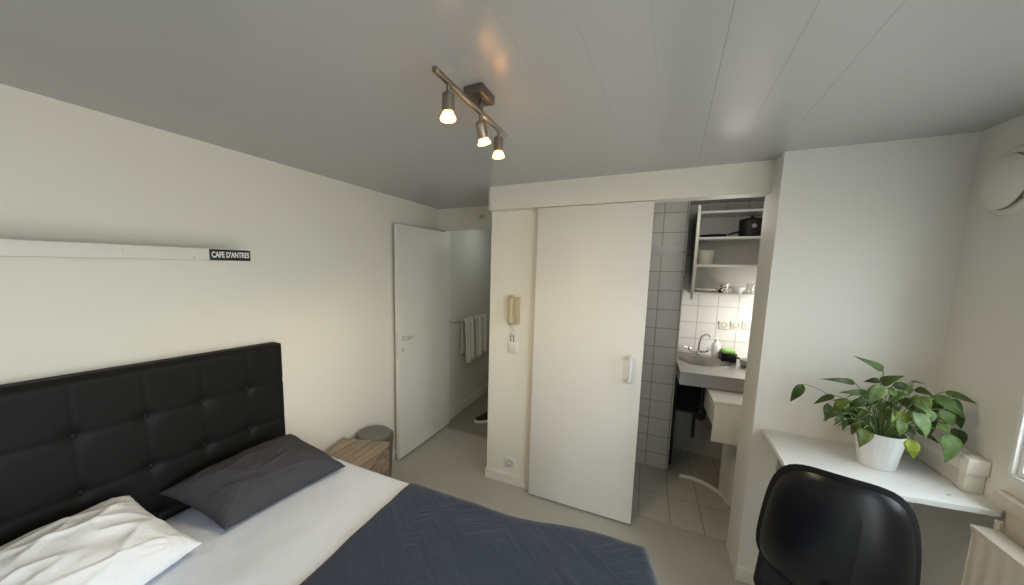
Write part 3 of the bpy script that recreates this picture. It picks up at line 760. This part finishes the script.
# ------------------------------------------------------------------ kitchenette
kc = thing('kitchen_counter', 'stainless steel sink counter below the white tiles', 'kitchen counter', (.72, 3.35, .83))
cz = .927; cy0, cy1, cx0, cx1 = 2.985, 3.715, .275, 1.175
ec = Vector((.475, 3.43)); ea, eb = .185, .165
top = MB(); n = 64
inn, out = [], []
def rectpt(a):
    dx, dy = math.cos(a), math.sin(a); t = 9
    if dx > 1e-9: t = min(t, (cx1 - ec.x) / dx)
    if dx < -1e-9: t = min(t, (cx0 - ec.x) / dx)
    if dy > 1e-9: t = min(t, (cy1 - ec.y) / dy)
    if dy < -1e-9: t = min(t, (cy0 - ec.y) / dy)
    return ec.x + dx * t, ec.y + dy * t
angs = sorted([2 * PI * i / n for i in range(n)] + [math.atan2(y - ec.y, x - ec.x) % (2 * PI) for x in (cx0, cx1) for y in (cy0, cy1)])
rings = []
for zz, mode in ((.83, 'o'), (cz, 'o'), (cz, 'i'), (.915, 'i')):
    rg_ = []
    for a in angs:
        if mode == 'o': x, y = rectpt(a)
        else: x, y = ec.x + ea * math.cos(a), ec.y + eb * math.sin(a)
        rg_.append(top.bm.verts.new((x, y, zz)))
    rings.append(rg_)
for A_, B_ in zip(rings, rings[1:]):
    for i in range(len(angs)): top.bm.faces.new((A_[i], A_[(i + 1) % len(angs)], B_[(i + 1) % len(angs)], B_[i]))
top.build('worktop', STEEL, kc, ang=30)
sk = MB().lathe((ec.x, ec.y, 0), [(1.06, cz + .001), (1.05, cz + .004), (1.0, cz + .003), (.96, .90), (.86, .80), (.6, .775), (.0, .77)], 56, sx=ea, sy=eb)
sk.build('sink_basin', STEEL, kc, ang=50)
fa = MB()
fb = Vector((.456, 3.645, cz))
fa.lathe(fb, [(0, 0), (.022, 0), (.022, .02), (.014, .028), (.012, .05), (0, .05)], 20)
fa.tube([fb + Vector((-.05, 0, .035)), fb + Vector((.05, 0, .035))], .012, 12)
fa.tube([fb + Vector((0, 0, .04)), fb + Vector((.002, -.002, .12)), fb + Vector((.012, -.02, .175)), fb + Vector((.035, -.06, .200)), fb + Vector((.055, -.10, .198)), fb + Vector((.062, -.115, .175))], .0085, 12)
fo_ = fa.build('faucet', CHROME, kc)
for s_ in (-1, 1):
    k_ = MB(); c = fb + Vector((s_ * .055, 0, .035))
    k_.tube([c, c + Vector((s_ * .02, -.004, .02))], .009, 10)
    cc = c + Vector((s_ * .026, -.006, .028))
    for a in range(2):
        d_ = Vector((math.cos(a * PI / 2 + .4), math.sin(a * PI / 2 + .4), .25 * s_)) * .026
        k_.tube([cc - d_, cc + d_], .007, 8)
    k_.build('tap_handle', CHROME, fo_)

bo = thing('soap_bottle', 'white plastic soap bottle by the kitchen tap', 'bottle', (.575, 3.60, cz))
MB().lathe((.575, 3.60, cz), [(0, 0), (.031, 0), (.034, .008), (.034, .10), (.027, .13), (.014, .142), (.013, .155), (0, .155)], 28, sy=.7).build('body', SOAP, bo)
MB().lathe((.575, 3.60, cz), [(.012, .155), (.012, .172), (.006, .178), (0, .178)], 16, sy=1).tube([(.575, 3.60, cz + .172), (.555, 3.585, cz + .172)], .004, 8).build('pump_cap', SOAP, bo)
tb = thing('dish_tub', 'black plastic tub under the green sponge on the counter', 'tub', (.652, 3.56, cz))
t_ = MB()
def ring_box(mb, x0, x1, y0, y1, z0, z1, th):
    mb.box((x0, y0, z0), (x1, y1, z0 + th)).box((x0, y0, z0), (x1, y0 + th, z1)).box((x0, y1 - th, z0), (x1, y1, z1)).box((x0, y0, z0), (x0 + th, y1, z1)).box((x1 - th, y0, z0), (x1, y1, z1))
ring_box(t_, .603, .705, 3.50, 3.62, cz, cz + .062, .006); t_.build('body', BLACKP, tb)
MB().tube([(.602, 3.499, cz + .062), (.706, 3.499, cz + .062), (.706, 3.621, cz + .062), (.602, 3.621, cz + .062)], .0035, 8, closed=True).build('rim', BLACKP, tb)
tag(MB().box((.612, 3.512, cz + .062), (.698, 3.608, cz + .095), .008, 3).build('sponge', GREEN, None), 'bright green sponge lying on the black tub', 'sponge')
pn = thing('saucepan', 'dark pan with a handle lying right of the black tub', 'pan', (.785, 3.42, cz))
MB().lathe((.785, 3.42, cz), [(0, 0), (.06, 0), (.072, .01), (.075, .05), (.072, .05), (.068, .012), (0, .008)], 32).build('body', GREYP, pn)
MB().tube([(.725, 3.46, cz + .042), (.68, 3.49, cz + .055), (.645, 3.485, cz + .05)], [.006, .009, .008], 10).build('handle', BLACKP, pn)
# wall sockets above the counter
for x, lb in ((.635, 'leftmost of the three ivory sockets on the kitchen tiles'), (.7175, 'middle one of the three ivory sockets on the kitchen tiles'), (.800, 'rightmost of the three ivory sockets on the kitchen tiles')):
    socket(lb, x, 1.203 + (x - .638) * .06, 3.72, 'kitchen sockets', .075, IVORY)

# cupboard
cb = thing('kitchen_cupboard', 'open wall cupboard above the sink with its door ajar', 'cupboard', (.62, 3.56, 1.475))
ky0, ky1 = 3.405, 3.72; kx0, kx1 = .345, 1.175
cc_ = MB()
cc_.box((kx0, ky0, 1.475), (kx0 + .016, ky1, 2.135)).box((kx1 - .016, ky0, 1.475), (kx1, ky1, 2.135)).box((kx0, ky1 - .008, 1.475), (kx1, ky1, 2.135))
cc_.build('carcass', CAB, cb, smooth=False)
for z, nm in ((1.475, 'bottom_panel'), (1.700, 'shelf'), (1.915, 'shelf'), (2.117, 'top_panel')):
    MB().box((kx0 + .016, ky0 + (.002), z), (kx1 - .016, ky1 - .008, z + .018)).build(nm, CABE, cb, smooth=False)
dd = MB().box((.0, -.31, 1.455), (.016, 0, 2.14), .0015)
bmesh.ops.transform(dd.bm, matrix=Matrix.Translation((kx0 - .006, ky0 - .002, 0)) @ Matrix.Rotation(R(-6), 4, 'Z'), verts=dd.bm.verts)
dr_ = dd.build('door', CAB, cb)
MB().box((kx0 - .035, ky0 - .30, 1.462), (kx0 - .022, ky0 - .27, 1.474), .002).build('door_knob', CABE, dr_)
ul = thing('added_strip_lamp', 'lit strip lamp added unseen under the right end of the kitchen cupboard', 'strip lamp', (.98, 3.56, 1.475))  # out of view, added to brighten the tiles under the cupboard
MB().box((.86, 3.42, 1.450), (1.16, 3.48, 1.4748), .003).build('housing', WHITEP, ul)
MB().tube([(.88, 3.45, 1.442), (1.14, 3.45, 1.442)], .008, 10).build('lamp_tube', TUBE, ul)
l = bpy.data.lights.new('added_strip_light', 'AREA'); l.shape = 'RECTANGLE'; l.size = .34; l.size_y = .08; l.energy = 4.4; l.color = (1, .96, .91)
lo = bpy.data.objects.new('added_strip_light', l); C.objects.link(lo); lo.parent = ul; lo.location = Vector((1.02, 3.36, 1.42)) - ul.location; lo.rotation_euler = (R(38), R(40), 0)
def added_dome_lamp(label, x, y, energy, col):  # unseen ceiling lamps, added to brighten the kitchenette and the hallway
    t = thing('added_dome_lamp', label, 'ceiling lamp', (x, y, H))
    MB().lathe((x, y, H), [(.13, 0), (.13, -.02), (.12, -.022)], 36).build('rim_ring', WHITEP, t)
    MB().lathe((x, y, H), [(.12, -.022), (.11, -.05), (.07, -.075), (0, -.085)], 36).build('shade', mat('opal_shade', (.9, .9, .88), rough=.3, emit=col, estr=1.2), t)
    l_ = bpy.data.lights.new('added_dome_light', 'POINT'); l_.energy = energy; l_.color = col; l_.shadow_soft_size = .12
    o_ = bpy.data.objects.new('added_dome_light', l_); C.objects.link(o_); o_.parent = t; o_.location = (0, 0, -.22)
added_dome_lamp('round opal ceiling lamp added unseen behind the header to brighten the kitchenette', .45, 2.85, 1.9, (1, .95, .88))
added_dome_lamp('round opal ceiling lamp added unseen behind the door head to brighten the hallway', -1.38, 3.75, 1.25, (.96, 1, .94))
# shelf contents
s0 = 1.933 + .0005; s1 = 1.718 + .0005; s2 = 1.493 + .0005
pt = thing('cooking_pot', 'black pot on the top cupboard shelf', 'pot', (.715, 3.53, s0))
MB().lathe((.715, 3.53, s0), [(0, 0), (.068, 0), (.078, .012), (.082, .115), (.084, .125), (0, .128)], 36).build('body', BLACKM, pt)
MB().lathe((.715, 3.53, s0 + .128), [(.083, 0), (.078, .008), (.03, .022), (.012, .024), (.012, .036), (0, .038)], 30).build('lid', BLACKM, pt)
MB().lathe((.715, 3.447, s0 + .08), [(0, .006), (.014, .004), (.017, 0)], 18, (0, -1, 0)).build('badge', GREYP, pt)
fp = thing('frying_pan', 'flat black frying pan on the top shelf left of the pot', 'pan', (.475, 3.54, s0))
MB().lathe((.475, 3.54, s0), [(0, 0), (.075, 0), (.098, .022), (.100, .024), (.096, .024), (.072, .005), (0, .004)], 36).build('body', BLACKM, fp)
MB().tube([(.562, 3.50, s0 + .02), (.595, 3.475, s0 + .032), (.625, 3.452, s0 + .036)], [.006, .008, .007], 8).build('handle', BLACKP, fp)
MB().box((.555, 3.495, s0 + .012), (.57, 3.51, s0 + .026), .002).build('bracket', CHROME, fp)
def bowl(name, label, c, prof, m, cat='bowl'):
    o = MB().lathe(c, prof, 32).build(name, m, None, ang=50)
    o.data.transform(Matrix.Translation(-Vector(c))); o.location = c
    return tag(o, label, cat)
bowl('bowl', 'cream deep bowl on the middle cupboard shelf', (.425, 3.50, s1), [(0, 0), (.045, 0), (.052, .006), (.06, .10), (.062, .112), (.058, .112), (.052, .012), (0, .010)], CREAM)
bowl('plate', 'white plate on the lowest cupboard shelf left of the patterned mug', (.445, 3.54, s2), [(0, 0), (.055, 0), (.06, .006), (.098, .020), (.098, .024), (.058, .011), (0, .010)], WCER, 'plate')
bowl('bowl', 'shallow white bowl on the lowest shelf beside the patterned mug', (.675, 3.52, s2), [(0, 0), (.03, 0), (.034, .006), (.056, .042), (.058, .048), (.054, .046), (.03, .012), (0, .010)], WCER)
mug = thing('mug', 'white mug with a dark flower pattern on the lowest cupboard shelf', 'mug', (.566, 3.50, s2))
def mug_mat():
    m = mat('patterned_mug_glaze', (.8, .78, .74), rough=.25); nt = m.node_tree; b = nt.nodes['Principled BSDF']
    v = nt.nodes.new('ShaderNodeTexVoronoi'); v.inputs['Scale'].default_value = 46; tc = nt.nodes.new('ShaderNodeTexCoord'); nt.links.new(tc.outputs['Object'], v.inputs['Vector'])
    r = nt.nodes.new('ShaderNodeValToRGB'); r.color_ramp.interpolation = 'CONSTANT'
    r.color_ramp.elements[0].color = (.8, .78, .74, 1); r.color_ramp.elements[1].position = .42; r.color_ramp.elements[1].color = (.03, .03, .03, 1)
    e = r.color_ramp.elements.new(.62); e.color = (.8, .78, .74, 1)
    nt.links.new(v.outputs['Distance'], r.inputs[0]); nt.links.new(r.outputs[0], b.inputs['Base Color']); return m
MB().lathe((.566, 3.50, s2), [(0, 0), (.034, 0), (.037, .006), (.040, .072), (.040, .076), (.036, .076), (.034, .010), (0, .008)], 30).build('body', mug_mat(), mug)
MB().tube(bez3((.604, 3.495, s2 + .062), (.635, 3.49, s2 + .064), (.632, 3.49, s2 + .014), (.602, 3.495, s2 + .018), 10), .005, 8).build('handle', WCER, mug)
bowl('drinking_glass', 'clear drinking glass at the right end of the lowest cupboard shelf', (.745, 3.49, s2), [(0, 0), (.026, 0), (.029, .08), (.027, .08), (.024, .008), (0, .008)], GLASS, 'glass')

# black folded chair below the counter, white cupboard, curb
fcx = thing('folding_chair', 'black folded chair stowed below the sink counter', 'chair', (.40, 3.42, 0))
ck = MB()
MB().box((.300, 3.36, .50), (.470, 3.41, .79), .02, 3).build('seat', BLACKF, fcx)
a_ = MB(); a_.tube([(.30, 3.39, .50), (.42, 3.38, .50), (.47, 3.37, .47), (.50, 3.36, .455)], [.012, .016, .022, .02], 10); a_.build('frame', BLACKM, fcx)
for x, z1 in ((.437, .50),): MB().box((x - .012, 3.375, .275), (x + .012, 3.395, z1), .004).build('support', BLACKM, fcx)
MB().box((.478, 3.36, .455), (.515, 3.40, .79), .008).build('backrest', BLACKM, fcx)
for x in (.288,): MB().box((x - .012, 3.36, .002), (x + .013, 3.44, .79), .004).build('leg', BLACKM, fcx)
wc = thing('wall_cupboard', 'white box cupboard jutting out below the sink counter', 'cupboard', (.80, 2.95, .52))
MB().box((.452, 2.735, .803), (1.175, 3.22, .823), .002).build('top', WCER, wc)
MB().box((.462, 2.745, .540), (1.175, 2.765, .803), .002).build('front_panel', CABE, wc)
MB().box((.470, 2.765, .625), (.488, 3.20, .803), .002).build('side_panel', CABE, wc)
MB().box((.488, 2.765, .625), (1.175, 3.20, .64)).build('bottom_panel', CABE, wc)
pd = MB().prism([(.63, 2.95), (1.175, 2.95), (1.175, 3.12), (.60, 3.12)], .002, .624)
tag(pd.build('trim_8', CABE, None, smooth=False), 'white boxed pipe casing below the box cupboard', 'casing', kind='structure')
crv = bez3((.35, 3.19, 0), (.52, 3.22, 0), (.60, 3.10, 0), (.70, 2.88, 0), 18)
cbm = MB()
cbm.tube([p + Vector((0, 0, .016)) for p in [v for v in crv]], .016, 10)
crb = cbm.build('floor_curb', WCER, None)
tag(crb, 'curved white curb on the kitchenette floor', 'curb')
# service hatch on the tiled shaft
hatch = thing('service_hatch', 'small flat hatch in the tiled wall beside the cupboard', 'hatch', (.15, 3.27, 1.82))
MB().box((.0, 3.266, 1.785), (.236, 3.27, 1.858), .0015).build('cover', mat('hatch_paint', (.60, .60, .57), rough=.35), hatch)

# ------------------------------------------------------------------ desk, plant, cable box, vent, radiator
desk = thing('desk', 'white wall mounted desk board under the plant', 'desk', (.86, 2.0, .87))
def arc(c, r, a0, a1, n=8): return [(c[0] + r * math.cos(R(a0 + (a1 - a0) * i / n)), c[1] + r * math.sin(R(a0 + (a1 - a0) * i / n))) for i in range(n + 1)]
poly = [(.590, YA - .001), (.572, 1.835)] + arc((.645, 1.825), .073, 178, 262, 8) + [(1.115, 1.812)] + arc((1.122, 1.842), .029, 270, 355, 5) + [(1.1515, 1.87), (1.1515, YA - .001)]
MB().prism(poly, .852, .872, .004).build('top', DESKM, desk)
for x in (.66, 1.04):
    MB().box((x, 1.92, .832), (x + .025, YA - .001, .852), .002).box((x, YA - .02, .66), (x + .025, YA - .001, .832), .002).build('bracket', GREYP, desk)
pl = thing('potted_plant', 'leafy green plant in a white pot on the desk', 'potted plant', (.914, 2.022, .872))
pc = Vector((.914, 2.022, .872))
po = MB(); n_ = 96
prof = [(0, .0), (.050, 0), (.055, .004), (.0725, .148), (.0735, .152), (.070, .152), (.066, .125), (0, .122)]
po.lathe(pc, prof, n_)
for v in po.bm.verts:
    d = Vector((v.co.x - pc.x, v.co.y - pc.y)); z = v.co.z - pc.z
    if d.length > .051 and .003 < z < .149 and d.length > .05:
        a = math.atan2(d.y, d.x); d *= 1 - .012 * (math.sin(a * 24) > 0); v.co.x, v.co.y = pc.x + d.x, pc.y + d.y
po.build('pot', POT, pl, ang=50)
so_ = MB(); so_.grid(22, 8, lambda u, v: pc + Vector((v * .0665 * math.cos(2 * PI * u), v * .0665 * math.sin(2 * PI * u), .132 + .004 * noise.noise(Vector((v * 9 * math.cos(2 * PI * u), v * 9 * math.sin(2 * PI * u), 2))))), wrapu=True)
so_.build('soil', SOIL, pl)
lf = MB(); stt = MB(); tints = []
lay = lf.bm.faces.layers.int.new('tint_id')
def leaf(base, tip, width, face, tint, droop=.18):
    base, tip = Vector(base), Vector(tip); ax = tip - base; L = ax.length; ax.normalize()
    face = Vector(face); face = (face - ax * face.dot(ax)).normalized(); sd = ax.cross(face)
    N = 12; rows = []
    for i in range(N + 1):
        t = i / N
        wv = width / 2 * 1.04 * (math.sin(PI * min(1, t ** .62)) ** .9) * (1 - .30 * t)
        if i == N: wv = 0
        c = base + ax * (L * t) + face * (L * (droop * math.sin(PI * t) * .55 - .16 * t * t))
        rows.append([lf.bm.verts.new(c + sd * (wv * s_) + face * (abs(s_) * wv * .42 - wv * .12 * (abs(s_) == 1))) for s_ in (-1, -.5, 0, .5, 1)])
    for i in range(N):
        for j in range(4):
            try: f_ = lf.bm.faces.new((rows[i][j], rows[i][j + 1], rows[i + 1][j + 1], rows[i + 1][j]))
            except ValueError: continue
            f_[lay] = len(tints)
    tints.append(tint)
DK = (.048, .090, .018); MD = (.085, .155, .034); LT = (.155, .250, .080); PA = (.20, .31, .125); YG = (.25, .33, .04); OL = (.105, .150, .022)
def leaf_px(b, t, wpx, y, tint, y2=None, face=(-.25, -1, .55), stem=True, droop=.18, cropx=True):
    # b, t: leaf base and tip in the photograph; y: how deep in the room the leaf hangs
    B = at_y(b[0], b[1], y); T = at_y(t[0], t[1], y2 if y2 is not None else y - .02)
    B.x = min(B.x, 1.12); T.x = min(T.x, 1.145)
    ppm = FOC / ((B - Vector((0, 0, ZC))).dot(fw))
    leaf(B, T, wpx / ppm, face, tint, droop)
    if stem:
        r0 = Vector((pc.x + (B.x - pc.x) * .16, pc.y + (B.y - pc.y) * .2, pc.z + .128))
        mid = r0 * .45 + B * .55 + Vector((0, 0, .05 + .10 * abs(B.x - pc.x)))
        stt.tube(bez(r0, mid, B, 9), .0016, 6)
def c1(u, v): return (820 + u / 4.176, 340 + v / 4.176)
def c2(u, v): return (780 + u / 4.181, 340 + v / 4.181)
k1 = 1 / 4.176 * .88
SPEC = [
 (c1(470, 296), c1(428, 362), 40, 1.93, PA), (c1(538, 246), c1(604, 304), 40, 2.0, MD), (c1(240, 196), c1(200, 246), 44, 1.96, MD), (c1(316, 296), c1(300, 372), 36, 1.92, LT),
 (c1(424, 236), c1(470, 286), 40, 1.94, OL), (c1(570, 300), c1(590, 372), 44, 2.02, DK), (c1(448, 270), c1(398, 330), 42, 1.96, MD), (c1(288, 276), c1(262, 344), 34, 1.96, OL), (c1(500, 340), c1(546, 400), 36, 1.98, LT),
 (c1(264, 126), c1(158, 70), 34, 2.00, MD), (c1(146, 180), c1(18, 160), 30, 1.97, DK), (c1(256, 182), c1(345, 148), 48, 1.97, MD),
 (c1(250, 170), c1(182, 172), 30, 2.03, DK), (c1(200, 224), c1(94, 216), 36, 1.95, DK), (c1(262, 190), c1(203, 268), 62, 1.92, PA),
 (c2(228, 232), c2(136, 266), 30, 1.98, DK), (c2(96, 184), c2(41, 262), 42, 1.98, DK), (c1(30, 264), c1(28, 346), 36, 1.96, DK),
 (c1(112, 252), c1(48, 300), 50, 1.94, OL), (c1(196, 250), c1(104, 276), 44, 1.95, DK), (c1(92, 308), c1(64, 356), 26, 1.95, DK),
 (c1(106, 334), c1(95, 376), 22, 1.94, DK), (c1(160, 344), c1(128, 400), 32, 1.92, OL), (c1(196, 294), c1(150, 332), 40, 1.93, DK),
 (c1(182, 370), c1(172, 447), 66, 1.905, OL), (c1(368, 412), c1(398, 502), 56, 1.91, YG), (c1(388, 300), c1(464, 418), 62, 1.90, PA),
 (c1(398, 264), c1(486, 320), 32, 1.91, LT), (c1(500, 288), c1(568, 366), 58, 1.97, LT), (c1(474, 232), c1(620, 330), 56, 1.99, MD),
 (c1(520, 216), c1(666, 266), 34, 2.01, MD), (c1(556, 368), c1(602, 448), 60, 1.99, DK), (c1(530, 388), c1(540, 520), 78, 1.95, LT),
 (c1(302, 190), c1(402, 206), 42, 2.00, DK), (c1(370, 222), c1(386, 178), 22, 1.96, LT), (c1(398, 204), c1(472, 230), 36, 2.02, DK),
 (c1(328, 330), c1(342, 410), 46, 1.90, LT), (c1(352, 300), c1(318, 362), 60, 1.92, YG), (c1(214, 226), c1(150, 262), 40, 1.99, MD),
 (c1(336, 214), c1(296, 262), 50, 1.96, MD), (c1(452, 250), c1(524, 332), 50, 2.03, MD), (c1(330, 246), c1(404, 304), 56, 1.99, DK),
 (c1(406, 376), c1(500, 428), 30, 2.00, MD), (c1(420, 290), c1(500, 360), 60, 2.02, DK), (c1(280, 200), c1(324, 236), 40, 1.95, LT),
 (c1(372, 180), c1(432, 176), 18, 2.00, LT), (c1(230, 240), c1(190, 276), 44, 2.0, DK), (c1(300, 260), c1(250, 300), 40, 2.02, MD),
 (c1(440, 330), c1(470, 400), 44, 2.04, DK), (c1(350, 360), c1(402, 392), 34, 1.95, MD), (c1(380, 240), c1(436, 262), 44, 1.97, OL),
]
random.seed(5)
for b_, t_, w_, y_, ti in SPEC:
    leaf_px(b_, t_, w_ * k1, y_, ti, y2=y_ - random.uniform(-.01, .05), face=(random.uniform(-.6, .1), -1, random.uniform(.3, .9)))
for i in range(34):                                 # inner leaves of the clump
    a = random.uniform(0, 2 * PI); r_ = random.uniform(.03, .125); hgt = random.uniform(.165, .30) - r_ * .5
    if math.sin(a) < -.25: a = -a; hgt += .02
    B = pc + Vector((r_ * math.cos(a), r_ * math.sin(a) * .8, hgt)); dr = Vector((math.cos(a), math.sin(a), random.uniform(-.9, .1))).normalized()
    ln = random.uniform(.055, .095)
    leaf(B, B + dr * ln, ln * random.uniform(.42, .56), (dr.x * .4 - .1, dr.y * .4 - .4, 1), random.choice([DK, DK, MD, MD, LT, OL]), .2)
    r0 = pc + Vector((.04 * math.cos(a), .04 * math.sin(a), .128)); stt.tube(bez(r0, r0 * .5 + B * .5 + Vector((0, 0, .04)), B, 7), .0015, 6)
for v in list(lf.bm.verts):
    if v.co.x > 1.14: v.co.x = 1.14
    if v.co.y > 2.21: v.co.y = 2.21
off = pl.location
bmesh.ops.translate(lf.bm, vec=-off, verts=lf.bm.verts)
for f_ in lf.bm.faces: f_.smooth = True
ids = [f_[lay] for f_ in lf.bm.faces]
me = bpy.data.meshes.new('foliage'); lf.bm.to_mesh(me); lf.bm.free(); me.materials.append(LEAF)
ca_ = me.color_attributes.new('tint', 'FLOAT_COLOR', 'CORNER')
for p in me.polygons:
    for li in p.loop_indices: ca_.data[li].color = (*tints[ids[p.index]], 1)
fol = bpy.data.objects.new('foliage', me); C.objects.link(fol); fol.parent = pl
md = fol.modifiers.new('thickness', 'SOLIDIFY'); md.thickness = .0007
stt.build('stems', STEM, pl, ang=80)
# a few crumbs on the desk
random.seed(2)
for i, (x, y, lb) in enumerate(((1.035, 1.865, 'tiny dry leaf crumb on the desk near the right tip'),)):
    o = MB().box((x, y, .8722), (x + .012, y + .004, .8740), .0005, rot=Matrix.Rotation(.4, 4, 'Z')).build('leaf_crumb', mat('dry_leaf', (.25, .24, .16), rough=.8), None); tag(o, lb, 'leaf crumb')

cbx = thing('cable_box', 'long white cable duct box on the right wall behind the plant', 'cable box', (1.12, 2.0, .88))
MB().box((1.096, 1.908, .948), (1.152, 2.20, 1.008), .004).build('cover', IVORY, cbx)
MB().box((1.104, 1.920, .8735), (1.152, 1.955, .948), .003).build('end_block', IVORY, cbx)
MB().box((1.112, 1.965, .8735), (1.152, 2.19, .948), .002).build('lower_duct', IVORY, cbx)
vt = thing('wall_vent', 'round white valve vent high on the right wall', 'vent', (1.152, 2.075, 2.01))
vc = Vector((1.153, 2.045, 2.005))
MB().lathe(vc, [(.122, 0), (.120, .008), (.110, .014), (.098, .014), (.092, .006), (.0, .004)], 48, (-1, 0, 0)).build('ring', IVORY, vt, ang=50)
MB().lathe(vc + Vector((-.016, 0, 0)), [(0, -.012), (.06, -.012), (.092, .004), (.0965, .010), (.082, .020), (.05, .026), (0, .028)], 48, (-1, 0, 0)).build('disc', IVORY, vt, ang=60)
rd = thing('radiator', 'white panel radiator below the window sill', 'radiator', (1.08, 1.2, .2))
ry0, ry1 = .72, 1.775
rp = MB()
def rface(u, v):
    y = ry0 + u * (ry1 - ry0); z = .20 + v * .615
    e = min(1, min(v, 1 - v) / .04)
    return Vector((1.054 + .004 * (.5 + .5 * math.cos((y - ry0) / .0525 * 2 * PI)) * e, y, z))
V = rp.grid(380, 12, rface)
rp.build('front_panel', RADM, rd, ang=60)
MB().box((1.060, ry0, .20), (1.078, ry1, .812)).build('water_panel', RADM, rd, smooth=False)
MB().box((1.048, ry0, .812), (1.110, ry1, .826), .003).build('top_cover', RADM, rd)
MB().box((1.056, ry1 - .003, .21), (1.110, ry1, .812), .001).build('side_cover', RADM, rd)
for yb_ in (ry0 + .3, ry1 - .34): MB().box((1.11, yb_, .5), (1.152, yb_ + .04, .7)).build('wall_bracket', RADM, rd, smooth=False)
pp = MB().tube([(1.125, 1.80, 0), (1.125, 1.80, .845)], .009, 10).build('heating_pipe', RADM, None); tag(pp, 'thin heating pipe rising beside the radiator', 'pipe')

# ------------------------------------------------------------------ office chair (built facing +y, then turned)
OX, OY, ORZ = .672, 1.700, R(-18)
oc = thing('office_chair', 'black office chair with its back to the room at the desk', 'office chair', (0, 0, 0))
CZ0, CZ1 = .560, 1.018
def back_w(v):
    # half width along the height: widest at the lower third, flat top with rounded corners
    w_ = .180 - .034 * max(0, (v - .3) / .7) ** 1.4 - .030 * max(0, (.22 - v) / .22) ** 2
    return w_
def back_surf(mb, y0, bulge, grow, sgn):
    def fn(p, q):
        # superellipse disc mapping: p angle, q radius
        a = 2 * PI * p; r_ = q
        c_, s_ = math.cos(a), math.sin(a); n_ = 4.6
        k = (abs(c_) ** n_ + abs(s_) ** n_) ** (-1 / n_)
        u = k * c_ * r_; vv = k * s_ * r_
        v = .5 + .5 * vv
        wv = back_w(v) + grow
        x = wv * u; z = (CZ0 + CZ1) / 2 + vv * ((CZ1 - CZ0) / 2 + grow)
        z += .012 * (1 - u * u) * max(0, vv)
        y = y0 - .075 * (v - .5) - .030 * math.sin(PI * v) + .050 * u * u + sgn * bulge * max(0., 1 - r_ ** 4) ** .6
        return Vector((x, y, z))
    mb.grid(72, 20, fn, sgn > 0, wrapu=True)
def chair_part(mb, name, m, parent, ang=60):
    bmesh.ops.remove_doubles(mb.bm, verts=mb.bm.verts, dist=.0004)
    return mb.build(name, m, parent, ang=ang)
yb = -.235
sh_ = MB(); back_surf(sh_, yb, .026, 0, -1); back_surf(sh_, yb, .004, 0, 1); chair_part(sh_, 'back_shell', BLACKS, oc, 70)
pd_ = MB(); back_surf(pd_, yb + .022, .012, .012, -1); back_surf(pd_, yb + .022, .040, .012, 1); chair_part(pd_, 'back_cushion', BLACKF, oc, 80)
MB().tube([(.045, yb - .078, CZ1 - .07), (.047, yb - .078, CZ1 - .15), (.047, yb - .066, CZ0 + .2), (.047, yb - .03, CZ0 + .05)], .0016, 6).build('shell_seam', BLACKP, oc)
st_ = MB(); st_.box((-.185, -.17, .445), (.185, .23, .515), .035, 5); st_.build('seat', BLACKF, oc)
MB().box((-.165, -.15, .425), (.165, .21, .445), .008).build('seat_pan', BLACKP, oc)
MB().tube([(0, -.05, .42), (0, -.20, .425), (0, -.285, .48), (0, -.268, .64)], [.022, .024, .024, .018], 12).build('back_support', BLACKP, oc)
MB().lathe((0, 0, 0), [(0, .11), (.03, .11), (.03, .27), (.018, .275), (.018, .425), (0, .425)], 20).build('gas_column', BLACKP, oc)
MB().tube([(.02, -.03, .41), (.17, -.04, .405)], .007, 8).build('lever', BLACKP, oc)
bs = MB().lathe((0, 0, 0), [(0, .075), (.045, .075), (.05, .09), (.045, .125), (0, .13)], 24)
cast = []
for k in range(5):
    a = R(122 + 72 * k); d = Vector((math.cos(a), math.sin(a), 0)); e = Vector((0, 0, .10))
    bs.tube([e + d * .03, e + d * .18 + Vector((0, 0, -.008)), e + d * .305 + Vector((0, 0, -.026))], [.024, .020, .015], 10)
    cast.append((e + d * .295, a))
bso = bs.build('star_base', BLACKP, oc, ang=60)
for p, a in cast:
    k_ = MB(); sdv = Vector((-math.sin(a), math.cos(a), 0))
    for s_ in (-1, 1): k_.lathe(Vector((p.x, p.y, .027)) + sdv * (s_ * .006), [(0, 0), (.020, 0), (.026, .004), (.026, .012), (.018, .018), (0, .019)], 20, sdv * s_)
    k_.tube([(p.x, p.y, .03), (p.x, p.y, .085)], .006, 8)
    k_.build('caster', BLACKM, bso)
oc.location = (OX, OY, 0); oc.rotation_euler = (0, 0, ORZ)
